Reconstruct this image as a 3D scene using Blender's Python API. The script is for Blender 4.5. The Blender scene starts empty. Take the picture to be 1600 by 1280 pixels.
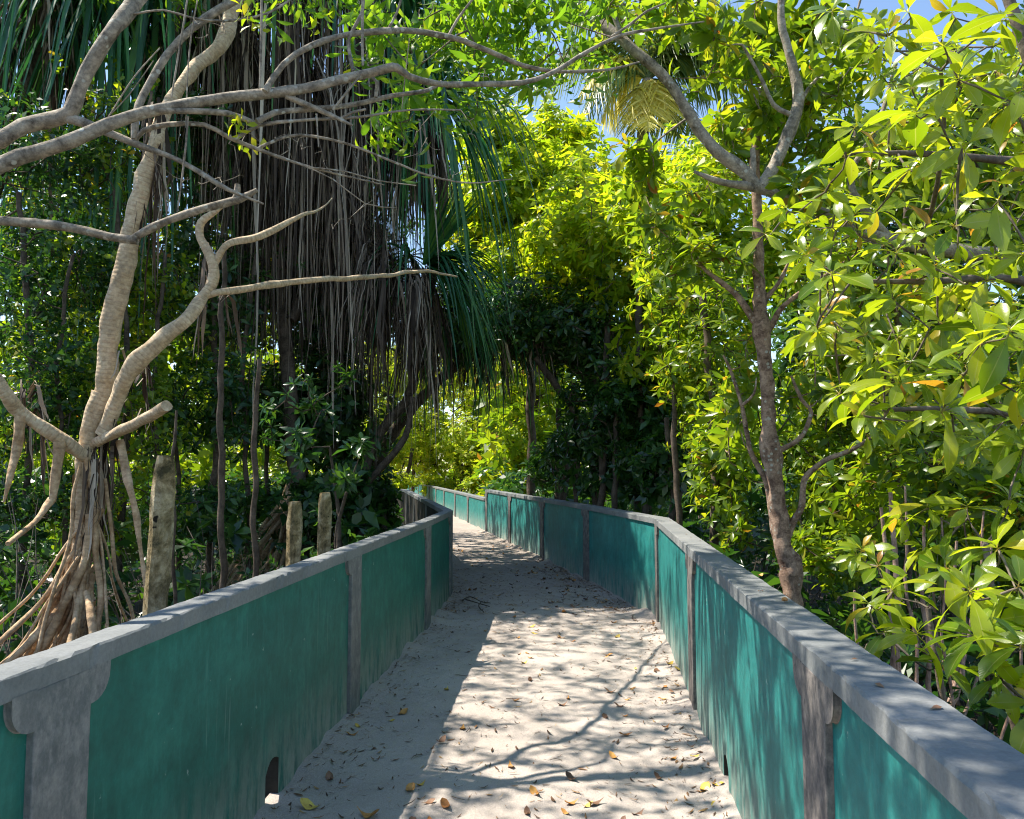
import bpy, math, random
import numpy as np
from mathutils import Vector, noise as mn

# ------------------------------------------------------------------ camera, sky, sun, exposure
S = bpy.context.scene
COL = S.collection
F_PX, PITCH, EYE = 1250.0, math.radians(4.25), 1.6
cd = bpy.data.cameras.new('camera'); cam = bpy.data.objects.new('camera', cd); COL.objects.link(cam)
cam.location = (0, 0, EYE); cam.rotation_euler = (math.radians(90) + PITCH, 0, 0)
cd.sensor_fit = 'HORIZONTAL'; cd.sensor_width = 36; cd.lens = F_PX / 1600 * 36
cd.clip_start = 0.05; cd.clip_end = 2000
S.camera = cam
SUN_H = Vector((-0.965, 0.262, 0)).normalized(); SUN_EL = math.radians(59.5)
w = bpy.data.worlds.new('World'); S.world = w; w.use_nodes = True
nt = w.node_tree; bg = nt.nodes['Background']
sky = nt.nodes.new('ShaderNodeTexSky'); sky.sky_type = 'NISHITA'; sky.sun_disc = False
sky.sun_elevation = SUN_EL; sky.sun_rotation = math.atan2(SUN_H.x, SUN_H.y)
sky.air_density = 1.0; sky.dust_density = 0.15; sky.ozone_density = 1.3
nt.links.new(sky.outputs[0], bg.inputs[0]); bg.inputs[1].default_value = 0.135
sl = bpy.data.lights.new('sun', 'SUN'); sl.energy = 5.0; sl.angle = math.radians(0.5); sl.color = (1, .93, .82)
so = bpy.data.objects.new('sun', sl); COL.objects.link(so)
tosun = Vector((SUN_H.x * math.cos(SUN_EL), SUN_H.y * math.cos(SUN_EL), math.sin(SUN_EL)))
so.rotation_euler = tosun.to_track_quat('Z', 'Y').to_euler(); so.location = tosun * 40
S.view_settings.view_transform = 'Standard'; S.view_settings.look = 'None'
S.view_settings.exposure = 0.98; S.view_settings.gamma = 1.0
S.render.engine = 'CYCLES'
cy = S.cycles
cy.max_bounces = 7; cy.diffuse_bounces = 4; cy.glossy_bounces = 2; cy.transmission_bounces = 5; cy.transparent_max_bounces = 4
cy.caustics_reflective = False; cy.caustics_refractive = False
cy.use_denoising = True
try: cy.denoiser = 'OPENIMAGEDENOISE'
except Exception: pass
cy.filter_width = 1.1
cy.use_adaptive_sampling = True; cy.adaptive_threshold = 0.02

# ------------------------------------------------------------------ helpers
RN = np.random.default_rng(7); random.seed(7)
CP, SP = math.cos(PITCH), math.sin(PITCH)
def P(px, py, d):
    x = (px - 800) / F_PX; y = (640 - py) / F_PX
    Y = CP - y * SP; Z = SP + y * CP; t = d / Y
    return np.array((x * t, d, EYE + Z * t))
def PZ(px, py, z=0.0):
    x = (px - 800) / F_PX; y = (640 - py) / F_PX
    Y = CP - y * SP; Z = SP + y * CP; t = (z - EYE) / Z
    return np.array((x * t, Y * t, z))
def A(*a): return np.array(a, float)
def unit(v): return v / (np.linalg.norm(v, axis=-1, keepdims=True) + 1e-9)

class MB:
    def __init__(s): s.V = []; s.F = []; s.U = []; s.n = 0
    def add(s, V, F, U=None):
        V = np.asarray(V, float).reshape(-1, 3); F = np.asarray(F, np.int64)
        if U is None: U = np.zeros((len(V), 2))
        s.V.append(V); s.F.append(F.reshape(-1, 4) + s.n); s.U.append(np.asarray(U).reshape(-1, 2)); s.n += len(V)
    def build(s, name, mat, parent=None, origin=(0, 0, 0), smooth=True):
        V = np.concatenate(s.V) - np.asarray(origin, float); F = np.concatenate(s.F); U = np.concatenate(s.U)
        me = bpy.data.meshes.new(name)
        me.vertices.add(len(V)); me.vertices.foreach_set('co', V.astype(np.float32).ravel())
        me.loops.add(F.size); me.loops.foreach_set('vertex_index', F.astype(np.int32).ravel())
        me.polygons.add(len(F)); me.polygons.foreach_set('loop_start', (np.arange(len(F)) * 4).astype(np.int32))
        me.polygons.foreach_set('loop_total', np.full(len(F), 4, np.int32))
        me.polygons.foreach_set('use_smooth', np.full(len(F), smooth, bool))
        uv = me.uv_layers.new(name='UVMap'); uv.data.foreach_set('uv', U[F.ravel()].astype(np.float32).ravel())
        me.update(calc_edges=True)
        me.materials.append(mat)
        o = bpy.data.objects.new(name, me); COL.objects.link(o)
        if parent: o.parent = parent
        return o

def poly_mesh(name, verts, faces, mat, parent=None, bevel=0, smooth=False, disp=0):
    me = bpy.data.meshes.new(name); me.from_pydata([tuple(v) for v in verts], [], faces); me.update()
    me.materials.append(mat)
    o = bpy.data.objects.new(name, me); COL.objects.link(o)
    if parent: o.parent = parent
    if bevel:
        b = o.modifiers.new('b', 'BEVEL'); b.width = bevel; b.segments = 2; b.limit_method = 'ANGLE'; b.angle_limit = math.radians(40)
    return o
def empty(name, loc=(0, 0, 0)):
    o = bpy.data.objects.new(name, None); COL.objects.link(o); o.location = loc; o.empty_display_size = .1
    return o
def tag(o, label=None, cat=None, group=None, kind=None):
    if label: o['label'] = label
    if cat: o['category'] = cat
    if group: o['group'] = group
    if kind: o['kind'] = kind
    return o
def copy_tree(o, parent=None):
    c = o.copy(); COL.objects.link(c); c.parent = parent
    for ch in list(o.children): copy_tree(ch, c)
    return c

def crom(pts, step):
    """Catmull-Rom through (x,y,z,r) rows"""
    p = np.asarray(pts, float); out = []
    q = np.vstack([2 * p[0] - p[1], p, 2 * p[-1] - p[-2]])
    for i in range(1, len(q) - 2):
        L = np.linalg.norm(q[i + 1, :3] - q[i, :3]); n = max(2, int(L / step))
        for k in range(n):
            t = k / n
            out.append(.5 * ((2 * q[i]) + (-q[i - 1] + q[i + 1]) * t + (2 * q[i - 1] - 5 * q[i] + 4 * q[i + 1] - q[i + 2]) * t * t + (-q[i - 1] + 3 * q[i] - 3 * q[i + 1] + q[i + 2]) * t ** 3))
    out.append(q[-2]); out = np.array(out); out[:, 3] = np.maximum(out[:, 3], .0008)
    return out
def tube(mb, pts, sides=10, step=.05, rough=.06, cap=True, wob=0.0):
    """pts rows x,y,z,r"""
    p = crom(pts, step); n = len(p)
    if wob:
        s = RN.normal(size=3) * 10
        for i in range(n):
            p[i, :3] += wob * np.array(mn.noise_vector(Vector(p[i, :3] * 3 + s)))
    T = unit(np.gradient(p[:, :3], axis=0)); a = np.cross(T[0], (0.3, .9, .1)); a = unit(a)
    ang = np.arange(sides) * 2 * math.pi / sides; V = np.zeros((n, sides, 3)); U = np.zeros((n, sides, 2)); L = 0
    ph = RN.random() * 50
    for i in range(n):
        a = unit(a - T[i] * np.dot(a, T[i])); b = np.cross(T[i], a)
        if i: L += np.linalg.norm(p[i, :3] - p[i - 1, :3])
        rr = np.full(sides, p[i, 3])
        if rough:
            for k in range(sides):
                rr[k] *= 1 + rough * 2.2 * mn.noise(Vector((math.cos(ang[k]) * 1.2 + ph, math.sin(ang[k]) * 1.2, L * 9)))
        V[i] = p[i, :3] + rr[:, None] * (np.cos(ang)[:, None] * a + np.sin(ang)[:, None] * b)
        U[i, :, 0] = np.abs(ang / math.pi - 1); U[i, :, 1] = L
    idx = np.arange(n * sides).reshape(n, sides); j = np.roll(idx, -1, 1)
    Fq = np.stack([idx[:-1], j[:-1], j[1:], idx[1:]], -1).reshape(-1, 4)
    mb.add(V, Fq, U)
    if cap:
        for row in (V[0][::-1], V[-1]):
            c = row.mean(0); W = np.vstack([row, c]); ff = [[k, (k + 1) % sides, sides, sides] for k in range(sides)]
            ff = [[2 * k % sides, (2 * k + 1) % sides, (2 * k + 2) % sides, sides] for k in range(sides // 2)]
            mb.add(W, ff)
    return p
def tubes_vec(mb, C, R, sides=4):
    """C (k,m,3) centrelines, R (k,m) radii"""
    k, m, _ = C.shape
    T = unit(np.gradient(C, axis=1)); ref = np.tile(A(.31, .55, .77), (k, m, 1))
    a = unit(np.cross(T, ref)); b = np.cross(T, a); ang = np.arange(sides) * 2 * math.pi / sides
    V = C[:, :, None, :] + R[:, :, None, None] * (np.cos(ang)[None, None, :, None] * a[:, :, None, :] + np.sin(ang)[None, None, :, None] * b[:, :, None, :])
    idx = np.arange(k * m * sides).reshape(k, m, sides); j = np.roll(idx, -1, 2)
    Fq = np.stack([idx[:, :-1], j[:, :-1], j[:, 1:], idx[:, 1:]], -1).reshape(-1, 4)
    mb.add(V, Fq)
def ribbons(mb, C, W, side, fold=0.0):
    """C (k,m,3), W (k,m) half widths, side (k,3) or (k,m,3)"""
    k, m, _ = C.shape
    if side.ndim == 2: side = np.repeat(side[:, None], m, 1)
    T = unit(np.gradient(C, axis=1)); s = unit(side - T * (side * T).sum(-1, keepdims=True)); nrm = np.cross(T, s)
    if fold:
        up = fold * W[..., None] * nrm
        V = np.stack([C - s * W[..., None] + up, C, C + s * W[..., None] + up], 2); c = 3
    else:
        V = np.stack([C - s * W[..., None], C + s * W[..., None]], 2); c = 2
    idx = np.arange(k * m * c).reshape(k, m, c)
    Fq = np.concatenate([np.stack([idx[:, :-1, q], idx[:, :-1, q + 1], idx[:, 1:, q + 1], idx[:, 1:, q]], -1).reshape(-1, 4) for q in range(c - 1)])
    U = np.zeros((k, m, c, 2)); U[..., 0] = np.linspace(0, 1, m)[None, :, None]; U[..., 1] = np.linspace(0, 1, c)[None, None, :]
    mb.add(V, Fq, U)

# ---- leaves
def leaf_tpl(nseg=5, wid=.18, droop=.25, fold=.25, pet=.1, curl=0.0, ob=1.25, bl=.75):
    t = np.linspace(0, 1, nseg + 1)
    u = np.clip((t - pet) / (1 - pet), 0, 1)
    wd = np.maximum(wid * np.sin(math.pi * u ** ob) ** bl, .012)
    x = t * (1 - .12 * droop * t); z = -droop * t * t
    V = np.zeros((nseg + 1, 3, 3)); V[:, :, 0] = x[:, None]; V[:, 0, 1] = -wd; V[:, 2, 1] = wd
    V[:, :, 2] = z[:, None]; V[:, 0, 2] += fold * wd; V[:, 2, 2] += fold * wd
    V[:, 0, 2] += curl * np.sin(t * 9) * wd; V[:, 2, 2] += curl * np.cos(t * 8) * wd
    i = np.arange((nseg + 1) * 3).reshape(-1, 3)
    Fq = np.concatenate([np.stack([i[:-1, q], i[:-1, q + 1], i[1:, q + 1], i[1:, q]], -1) for q in (0, 1)])
    U = np.zeros((nseg + 1, 3, 2)); U[:, :, 0] = t[:, None]; U[:, :, 1] = (0, .5, 1)
    return V.reshape(-1, 3), Fq, U.reshape(-1, 2)
def kite_tpl(wid=.22, droop=.15, fold=.3):
    V = A([0, 0, 0], [.45, -wid, -.2 * droop + fold * wid], [1, 0, -droop], [.45, wid, -.2 * droop + fold * wid]).reshape(4, 3)
    return V, np.array([[0, 1, 2, 3]]), A([0, .5], [.5, 0], [1, .5], [.5, 1]).reshape(4, 2)
def rotz(a): c, s = math.cos(a), math.sin(a); return A([c, -s, 0], [s, c, 0], [0, 0, 1]).reshape(3, 3)
def roty(a): c, s = math.cos(a), math.sin(a); return A([c, 0, s], [0, 1, 0], [-s, 0, c]).reshape(3, 3)
def rotx(a): c, s = math.cos(a), math.sin(a); return A([1, 0, 0], [0, c, -s], [0, s, c]).reshape(3, 3)
def rosette_tpl(seed, n, mk, el=(75, -25), spread=.04, szv=.25):
    """leaves whorled round +Z"""
    r = np.random.default_rng(seed); Vs, Fs, Us, k = [], [], [], 0
    for i in range(n):
        f = (i + .5) / n; V, Fq, U = mk(r)
        e = math.radians(el[0] + (el[1] - el[0]) * f ** .8 + r.normal() * 9)
        sc = (.5 + .5 * min(1, f * 1.8)) * (1 + szv * (r.random() - .5) * 2)
        V = (V * sc) @ rotx(r.normal() * .35).T @ roty(-e).T @ rotz(i * 2.39996 + r.normal() * .25).T + A(0, 0, spread * (1 - f) * 2)
        Vs.append(V); Fs.append(Fq + k); Us.append(U); k += len(V)
    return np.concatenate(Vs), np.concatenate(Fs), np.concatenate(Us)
def spray_tpl(seed, n, mk, L=1.0, w=.28):
    """small leaves set alternately along a drooping twig along +Z"""
    r = np.random.default_rng(seed); Vs, Fs, Us, k = [], [], [], 0
    for i in range(n):
        f = i / n; V, Fq, U = mk(r); sc = w * (.7 + .6 * r.random())
        V = (V * sc) @ rotx(r.normal() * .6).T @ roty(-math.radians(25 + r.normal() * 25)).T @ rotz((i % 2) * math.pi + r.normal() * .7).T
        V = V + A(.25 * f * f * L, 0, f * L)
        Vs.append(V); Fs.append(Fq + k); Us.append(U); k += len(V)
    return np.concatenate(Vs), np.concatenate(Fs), np.concatenate(Us)
def instance(mb, tpls, pos, axis, scale):
    pos = np.asarray(pos); axis = unit(np.asarray(axis)); scale = np.broadcast_to(scale, (len(pos),))
    ref = RN.normal(size=(len(pos), 3)); a = unit(np.cross(axis, ref)); b = np.cross(axis, a)
    M = np.stack([a, b, axis], -1) * scale[:, None, None]
    which = RN.integers(0, len(tpls), len(pos))
    for q, (V, Fq, U) in enumerate(tpls):
        s = np.where(which == q)[0]
        if not len(s): continue
        W = np.einsum('kij,nj->kni', M[s], V) + pos[s][:, None]
        FF = (Fq[None] + (np.arange(len(s)) * len(V))[:, None, None]).reshape(-1, 4)
        mb.add(W, FF, np.tile(U, (len(s), 1)))
def mk_big(r): return leaf_tpl(6, .14 + .065 * r.random(), .2 + .5 * r.random(), .15 + .25 * r.random(), .12, .12, 1.6, .68)
def mk_med(r): return leaf_tpl(3, .15 + .04 * r.random(), .15 + .3 * r.random(), .25, .08)
def mk_sml(r): return kite_tpl(.2 + .08 * r.random(), .2, .35)
def mk_lan(r): return leaf_tpl(3, .15, .35 + .3 * r.random(), .2, .06)
def mk_ovl(r): return leaf_tpl(3, .26, .2, .2, .1)
ROS_BIG = [rosette_tpl(i, n, mk_big) for i, n in enumerate((9, 10, 11, 8, 12, 9))]
ROS_MED = [rosette_tpl(20 + i, n, mk_med) for i, n in enumerate((9, 8, 10, 7))]
ROS_SML = [rosette_tpl(40 + i, n, mk_sml) for i, n in enumerate((8, 9, 7, 10))]
SPR_LAN = [spray_tpl(60 + i, n, mk_lan, 1.0, .42) for i, n in enumerate((7, 8, 9))]
SPR_SML = [spray_tpl(80 + i, n, mk_sml, 1.0, .34) for i, n in enumerate((11, 13, 12))]
SPR_OVL = [spray_tpl(90 + i, n, mk_ovl, 1.0, .40) for i, n in enumerate((7, 8, 9))]

def tips_in(blobs):
    """blobs: (centre, (rx,ry,rz), n) -> positions and outward axes, clumped"""
    Ps, As = [], []
    for c, rad, n in blobs:
        c = np.asarray(c, float); rad = np.asarray(rad, float); m = max(3, n // 7)
        u = unit(RN.normal(size=(m, 3))); cc = u * (RN.random((m, 1)) ** .45) * .9
        i = RN.integers(0, m, n); q = cc[i] + RN.normal(size=(n, 3)) * .17
        Ps.append(c + q * rad); As.append(unit(unit(q) * .7 + A(0, 0, .55) + RN.normal(size=(n, 3)) * .35))
    return np.concatenate(Ps), np.concatenate(As)
def twigs(mb, skel, tips, axes, r0=.004, r1=.009, sides=4, maxlen=9):
    """every tip grows back to the nearest wood"""
    sk = np.concatenate([s[:, :3] for s in skel]) if skel else tips[:1]
    if len(tips) == 0: return
    d0 = np.array([np.min(((sk - t) ** 2).sum(1)) for t in tips]); order = np.argsort(d0)
    N = np.zeros((len(sk) + len(tips) * 4, 3)); N[:len(sk)] = sk; n = len(sk)
    C = np.zeros((len(tips), 5, 3)); R = np.zeros((len(tips), 5)); tt = np.linspace(0, 1, 5)[:, None]
    for q, i in enumerate(order):
        t = tips[i]; dd = ((N[:n] - t) * A(1, 1, .8)); j = np.argmin((dd ** 2).sum(1)); s = N[j]; L = np.linalg.norm(t - s)
        c1 = s + (t - s) * .33 + RN.normal(size=3) * L * .08; c2 = t - axes[i] * L * .35
        C[q] = (1 - tt) ** 3 * s + 3 * (1 - tt) ** 2 * tt * c1 + 3 * (1 - tt) * tt ** 2 * c2 + tt ** 3 * t
        rr = min(r1 * (1 + L * 1.2), r1 * 4); R[q] = np.linspace(rr, r0, 5)
        N[n:n + 4] = C[q, 1:]; n += 4
    tubes_vec(mb, C, R, sides)

# ------------------------------------------------------------------ materials
def newmat(name):
    m = bpy.data.materials.new(name); m.use_nodes = True; nt = m.node_tree
    for n in list(nt.nodes):
        if n.type != 'OUTPUT_MATERIAL': nt.nodes.remove(n)
    return m, nt, nt.nodes['Material Output']
def N(nt, t, **kw):
    n = nt.nodes.new(t)
    for k, v in kw.items(): setattr(n, k, v)
    return n
def ramp(nt, src, stops, interp='LINEAR'):
    r = nt.nodes.new('ShaderNodeValToRGB'); r.color_ramp.interpolation = interp; e = r.color_ramp.elements
    while len(e) > 1: e.remove(e[-1])
    e[0].position = stops[0][0]; e[0].color = (*stops[0][1], 1)
    for p, c in stops[1:]:
        x = e.new(p); x.color = (*c, 1)
    nt.links.new(src, r.inputs[0]); return r.outputs[0]
def mixc(nt, fac, a, b, mode='MIX'):
    m = nt.nodes.new('ShaderNodeMix'); m.data_type = 'RGBA'; m.blend_type = mode
    for s, v in ((0, fac), (6, a), (7, b)):
        if isinstance(v, bpy.types.NodeSocket): nt.links.new(v, m.inputs[s])
        else: m.inputs[s].default_value = v if s == 0 else (*v, 1)
    return m.outputs[2]
def noise(nt, vec, scale, detail=4, rough=.55, dist=0):
    n = N(nt, 'ShaderNodeTexNoise'); n.inputs['Scale'].default_value = scale; n.inputs['Detail'].default_value = detail
    n.inputs['Roughness'].default_value = rough; n.inputs['Distortion'].default_value = dist
    if vec is not None: nt.links.new(vec, n.inputs['Vector'])
    return n.outputs['Fac']
def coords(nt, kind='Object', scale=None):
    t = N(nt, 'ShaderNodeTexCoord'); o = t.outputs[kind]
    if scale:
        m = N(nt, 'ShaderNodeMapping'); m.inputs['Scale'].default_value = scale; nt.links.new(o, m.inputs[0]); o = m.outputs[0]
    return o
def math_(nt, op, a, b=0.0, c=None):
    m = N(nt, 'ShaderNodeMath', operation=op)
    for i, v in enumerate((a, b) + ((c,) if c is not None else ())):
        if isinstance(v, bpy.types.NodeSocket): nt.links.new(v, m.inputs[i])
        else: m.inputs[i].default_value = v
    return m.outputs[0]
def mrange(nt, v, a, b, c=0.0, d=1.0):
    m = N(nt, 'ShaderNodeMapRange'); nt.links.new(v, m.inputs[0])
    for i, x in enumerate((a, b, c, d)): m.inputs[i + 1].default_value = x
    return m.outputs[0]
def bump(nt, h, strength=.3, dist=.01):
    b = N(nt, 'ShaderNodeBump'); b.inputs['Strength'].default_value = strength; b.inputs['Distance'].default_value = dist
    nt.links.new(h, b.inputs['Height']); return b.outputs[0]
def princ(nt, out, col, rough=.7, spec=.3, nrm=None):
    p = N(nt, 'ShaderNodeBsdfPrincipled')
    if isinstance(col, bpy.types.NodeSocket): nt.links.new(col, p.inputs['Base Color'])
    else: p.inputs['Base Color'].default_value = (*col, 1)
    if isinstance(rough, bpy.types.NodeSocket): nt.links.new(rough, p.inputs['Roughness'])
    else: p.inputs['Roughness'].default_value = rough
    p.inputs['Specular IOR Level'].default_value = spec
    if nrm is not None: nt.links.new(nrm, p.inputs['Normal'])
    if out is not None: nt.links.new(p.outputs[0], out.inputs[0])
    return p

def leaf_mat(name, stops, trans, tmix=.45, rough=.38, spec=.5, vein=False, tscale=1.0):
    """stops: per-leaf base colours; trans: per-leaf colours of the light that comes through"""
    m, nt, out = newmat(name)
    g = N(nt, 'ShaderNodeNewGeometry'); rnd = g.outputs['Random Per Island']
    col = ramp(nt, rnd, stops); tr = ramp(nt, rnd, trans)
    nz = noise(nt, coords(nt, 'Object'), 14 * tscale, 3)
    col = mixc(nt, .55, col, ramp(nt, nz, [(.3, (.35, .35, .35)), (.7, (.75, .75, .7))]), 'OVERLAY')
    nrm = None
    if vein:
        uv = N(nt, 'ShaderNodeSeparateXYZ'); nt.links.new(coords(nt, 'UV'), uv.inputs[0])
        mid = math_(nt, 'ABSOLUTE', math_(nt, 'SUBTRACT', uv.outputs[1], .5))
        k = mrange(nt, mid, .012, .035, .75, 0)
        col = mixc(nt, k, col, (.34, .36, .08)); tr = mixc(nt, math_(nt, 'MULTIPLY', k, .5), tr, (.9, .8, .2))
        pk = mrange(nt, uv.outputs[0], .05, .16, 1, 0)
        col = mixc(nt, pk, col, (.32, .2, .05))
        v = math_(nt, 'SINE', math_(nt, 'MULTIPLY', math_(nt, 'ADD', uv.outputs[0], math_(nt, 'MULTIPLY', mid, -.55)), 110))
        nrm = bump(nt, v, .12, .0015)
    if vein:
        sp_n = mrange(nt, noise(nt, coords(nt, 'Object'), 55, 3, .5), .70, .73)
        col = mixc(nt, math_(nt, 'MULTIPLY', sp_n, .8), col, (.12, .07, .02)); tr = mixc(nt, math_(nt, 'MULTIPLY', sp_n, .8), tr, (.15, .08, .02))
    p = princ(nt, None, col, rough, spec, nrm)
    t = N(nt, 'ShaderNodeBsdfTranslucent'); nt.links.new(tr, t.inputs[0])
    mx = N(nt, 'ShaderNodeMixShader'); mx.inputs[0].default_value = tmix
    nt.links.new(p.outputs[0], mx.inputs[1]); nt.links.new(t.outputs[0], mx.inputs[2]); nt.links.new(mx.outputs[0], out.inputs[0])
    return m
L_BIG = leaf_mat('broad_leaf', [(0, (.07, .14, .010)), (.5, (.16, .23, .012)), (.93, (.28, .33, .014)), (.97, (.38, .30, .02)), (1, (.32, .15, .02))],
                 [(0, (.34, .52, .01)), (.5, (.64, .78, .014)), (.93, (.8, .88, .02)), (.97, (.9, .68, .03)), (1, (.75, .3, .03))], .42, .27, .6, True)
L_MED = leaf_mat('whorled_leaf', [(0, (.04, .09, .01)), (.5, (.09, .15, .01)), (.93, (.17, .23, .012)), (.98, (.28, .25, .02)), (1, (.28, .12, .02))],
                 [(0, (.2, .38, .012)), (.5, (.42, .6, .015)), (.93, (.68, .78, .02)), (.98, (.8, .6, .03)), (1, (.6, .2, .02))], .46, .33, .5)
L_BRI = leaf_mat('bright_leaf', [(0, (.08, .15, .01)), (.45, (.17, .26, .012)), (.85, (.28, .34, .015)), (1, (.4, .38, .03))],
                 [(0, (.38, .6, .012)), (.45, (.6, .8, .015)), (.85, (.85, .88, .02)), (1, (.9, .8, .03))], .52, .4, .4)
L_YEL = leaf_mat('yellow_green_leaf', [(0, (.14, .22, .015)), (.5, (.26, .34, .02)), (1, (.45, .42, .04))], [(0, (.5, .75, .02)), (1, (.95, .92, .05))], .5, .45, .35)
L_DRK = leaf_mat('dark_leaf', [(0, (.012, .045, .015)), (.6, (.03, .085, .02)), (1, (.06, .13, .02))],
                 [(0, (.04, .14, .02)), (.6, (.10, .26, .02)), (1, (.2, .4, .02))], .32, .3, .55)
L_LAN = leaf_mat('lance_leaf', [(0, (.05, .12, .015)), (.6, (.09, .19, .015)), (1, (.18, .27, .02))],
                 [(0, (.2, .42, .015)), (.6, (.32, .58, .02)), (1, (.55, .7, .02))], .5, .38, .4)
L_PAN = leaf_mat('strap_leaf', [(0, (.02, .09, .04)), (.6, (.035, .14, .05)), (1, (.09, .2, .035))],
                 [(0, (.03, .16, .05)), (.6, (.07, .28, .06)), (1, (.2, .42, .03))], .28, .32, .55, False, .3)
L_DEAD = leaf_mat('dead_strap', [(0, (.022, .015, .011)), (.4, (.07, .052, .04)), (.7, (.22, .17, .13)), (1, (.55, .47, .38))],
                  [(0, (.05, .03, .02)), (1, (.2, .14, .08))], .12, .7, .15, False, .3)
L_PALMY = leaf_mat('palm_yellow', [(0, (.55, .48, .05)), (1, (.82, .7, .2))], [(0, (.8, .68, .06)), (1, (.95, .85, .25))], .45, .4, .4, False, .2)
L_PALMG = leaf_mat('palm_green', [(0, (.05, .11, .03)), (1, (.16, .2, .04))], [(0, (.12, .26, .04)), (1, (.5, .55, .08))], .4, .35, .5, False, .2)

def bark_mat(name, dark, light, rings=0.0, lichen=0.0, scale=1.0, ringcol=None):
    m, nt, out = newmat(name)
    oc = coords(nt, 'Object'); n1 = noise(nt, oc, 9 * scale, 6, .65, .4); n2 = noise(nt, oc, 45 * scale, 5, .6)
    col = ramp(nt, n1, [(.3, dark), (.62, light)])
    col = mixc(nt, .6, col, ramp(nt, n2, [(.3, (.25, .25, .25)), (.7, (.72, .72, .72))]), 'OVERLAY')
    h = n2
    if rings:
        uv = N(nt, 'ShaderNodeSeparateXYZ'); nt.links.new(coords(nt, 'UV'), uv.inputs[0])
        ph = math_(nt, 'ADD', math_(nt, 'MULTIPLY', uv.outputs[1], rings), math_(nt, 'MULTIPLY', noise(nt, oc, 11, 3), 5))
        s = math_(nt, 'SINE', ph); rg = mrange(nt, s, .35, 1, 0, 1)
        rg = math_(nt, 'MULTIPLY', rg, mrange(nt, noise(nt, oc, 22, 2), .35, .6))
        col = mixc(nt, math_(nt, 'MULTIPLY', rg, .38), col, ringcol or dark)
        h = math_(nt, 'ADD', math_(nt, 'MULTIPLY', s, -.16), n2)
    if lichen:
        v = N(nt, 'ShaderNodeTexVoronoi'); v.inputs['Scale'].default_value = 26; nt.links.new(oc, v.inputs['Vector'])
        k = math_(nt, 'MULTIPLY', mrange(nt, v.outputs['Distance'], .32, .24), mrange(nt, noise(nt, oc, 7, 3), .48, .56))
        col = mixc(nt, math_(nt, 'MULTIPLY', k, lichen), col, (.48, .47, .4))
    princ(nt, out, col, .85, .15, bump(nt, h, .7, .006))
    return m
B_PAN = bark_mat('screw_pine_bark', (.38, .28, .17), (.62, .49, .33), 240, 0, 1, (.2, .13, .07))
B_GREY = bark_mat('grey_bark', (.085, .07, .055), (.42, .36, .28), 0, .95, 1.7)
B_BRN = bark_mat('brown_bark', (.07, .035, .026), (.42, .29, .21), 0, .8, 1.8)
B_DRK = bark_mat('dark_bark', (.04, .03, .022), (.13, .10, .075))
B_RED = bark_mat('reddish_stem', (.16, .09, .065), (.42, .29, .23))
B_TWIG = bark_mat('twig_bark', (.08, .06, .045), (.22, .18, .14))
B_ROOT = bark_mat('stilt_root_bark', (.30, .18, .09), (.62, .45, .28), 150, 0, 1, (.18, .11, .07))

def concrete_mat(name, a, b, warm=None, stain=.5, rgh=.85, streak=False):
    m, nt, out = newmat(name); oc = coords(nt, 'Object')
    n1 = noise(nt, oc, 2.2, 6, .6); n2 = noise(nt, oc, 70, 4, .7)
    col = ramp(nt, n1, [(.3, a), (.7, b)])
    if streak:
        n3 = noise(nt, coords(nt, 'Object', (9, 9, 6)), 2.2, 6, .7)
        col = mixc(nt, mrange(nt, n3, .42, .62), col, warm)
    col = mixc(nt, .45, col, ramp(nt, n2, [(.25, (.3, .3, .3)), (.75, (.7, .7, .7))]), 'OVERLAY')
    n4 = noise(nt, oc, 11, 5, .6)
    col = mixc(nt, math_(nt, 'MULTIPLY', mrange(nt, n4, .55, .75), stain), col, tuple(x * .5 for x in a))
    princ(nt, out, col, rgh, .25, bump(nt, math_(nt, 'ADD', n2, math_(nt, 'MULTIPLY', n4, 2)), .35, .004))
    return m
M_CAP = concrete_mat('coping_grey', (.145, .157, .158), (.24, .243, .235), stain=.35)
M_POST = concrete_mat('post_grey', (.075, .072, .07), (.15, .14, .135), (.24, .21, .185), .3, .85, True)
M_POSTL = concrete_mat('post_grey_pale', (.12, .128, .128), (.185, .187, .18), (.235, .232, .22), .25, .85, True)
def mossy_mat():
    m, nt, out = newmat('old_concrete'); oc = coords(nt, 'Object')
    n1 = noise(nt, oc, 6, 6, .7, .4); n2 = noise(nt, oc, 30, 5, .7)
    col = ramp(nt, n1, [(.38, (.07, .06, .03)), (.47, (.24, .18, .09)), (.56, (.42, .34, .2)), (.7, (.56, .48, .34))])
    col = mixc(nt, .6, col, ramp(nt, n2, [(.3, (.15, .15, .15)), (.7, (.75, .75, .75))]), 'OVERLAY')
    col = mixc(nt, mrange(nt, noise(nt, oc, 13, 2), .68, .72), col, (.02, .017, .012))
    princ(nt, out, col, .9, .1, bump(nt, math_(nt, 'ADD', n1, n2), .8, .012)); return m
M_FPOST = mossy_mat()
M_BACK = concrete_mat('bare_wall', (.016, .015, .013), (.05, .044, .036), stain=.8)
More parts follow.
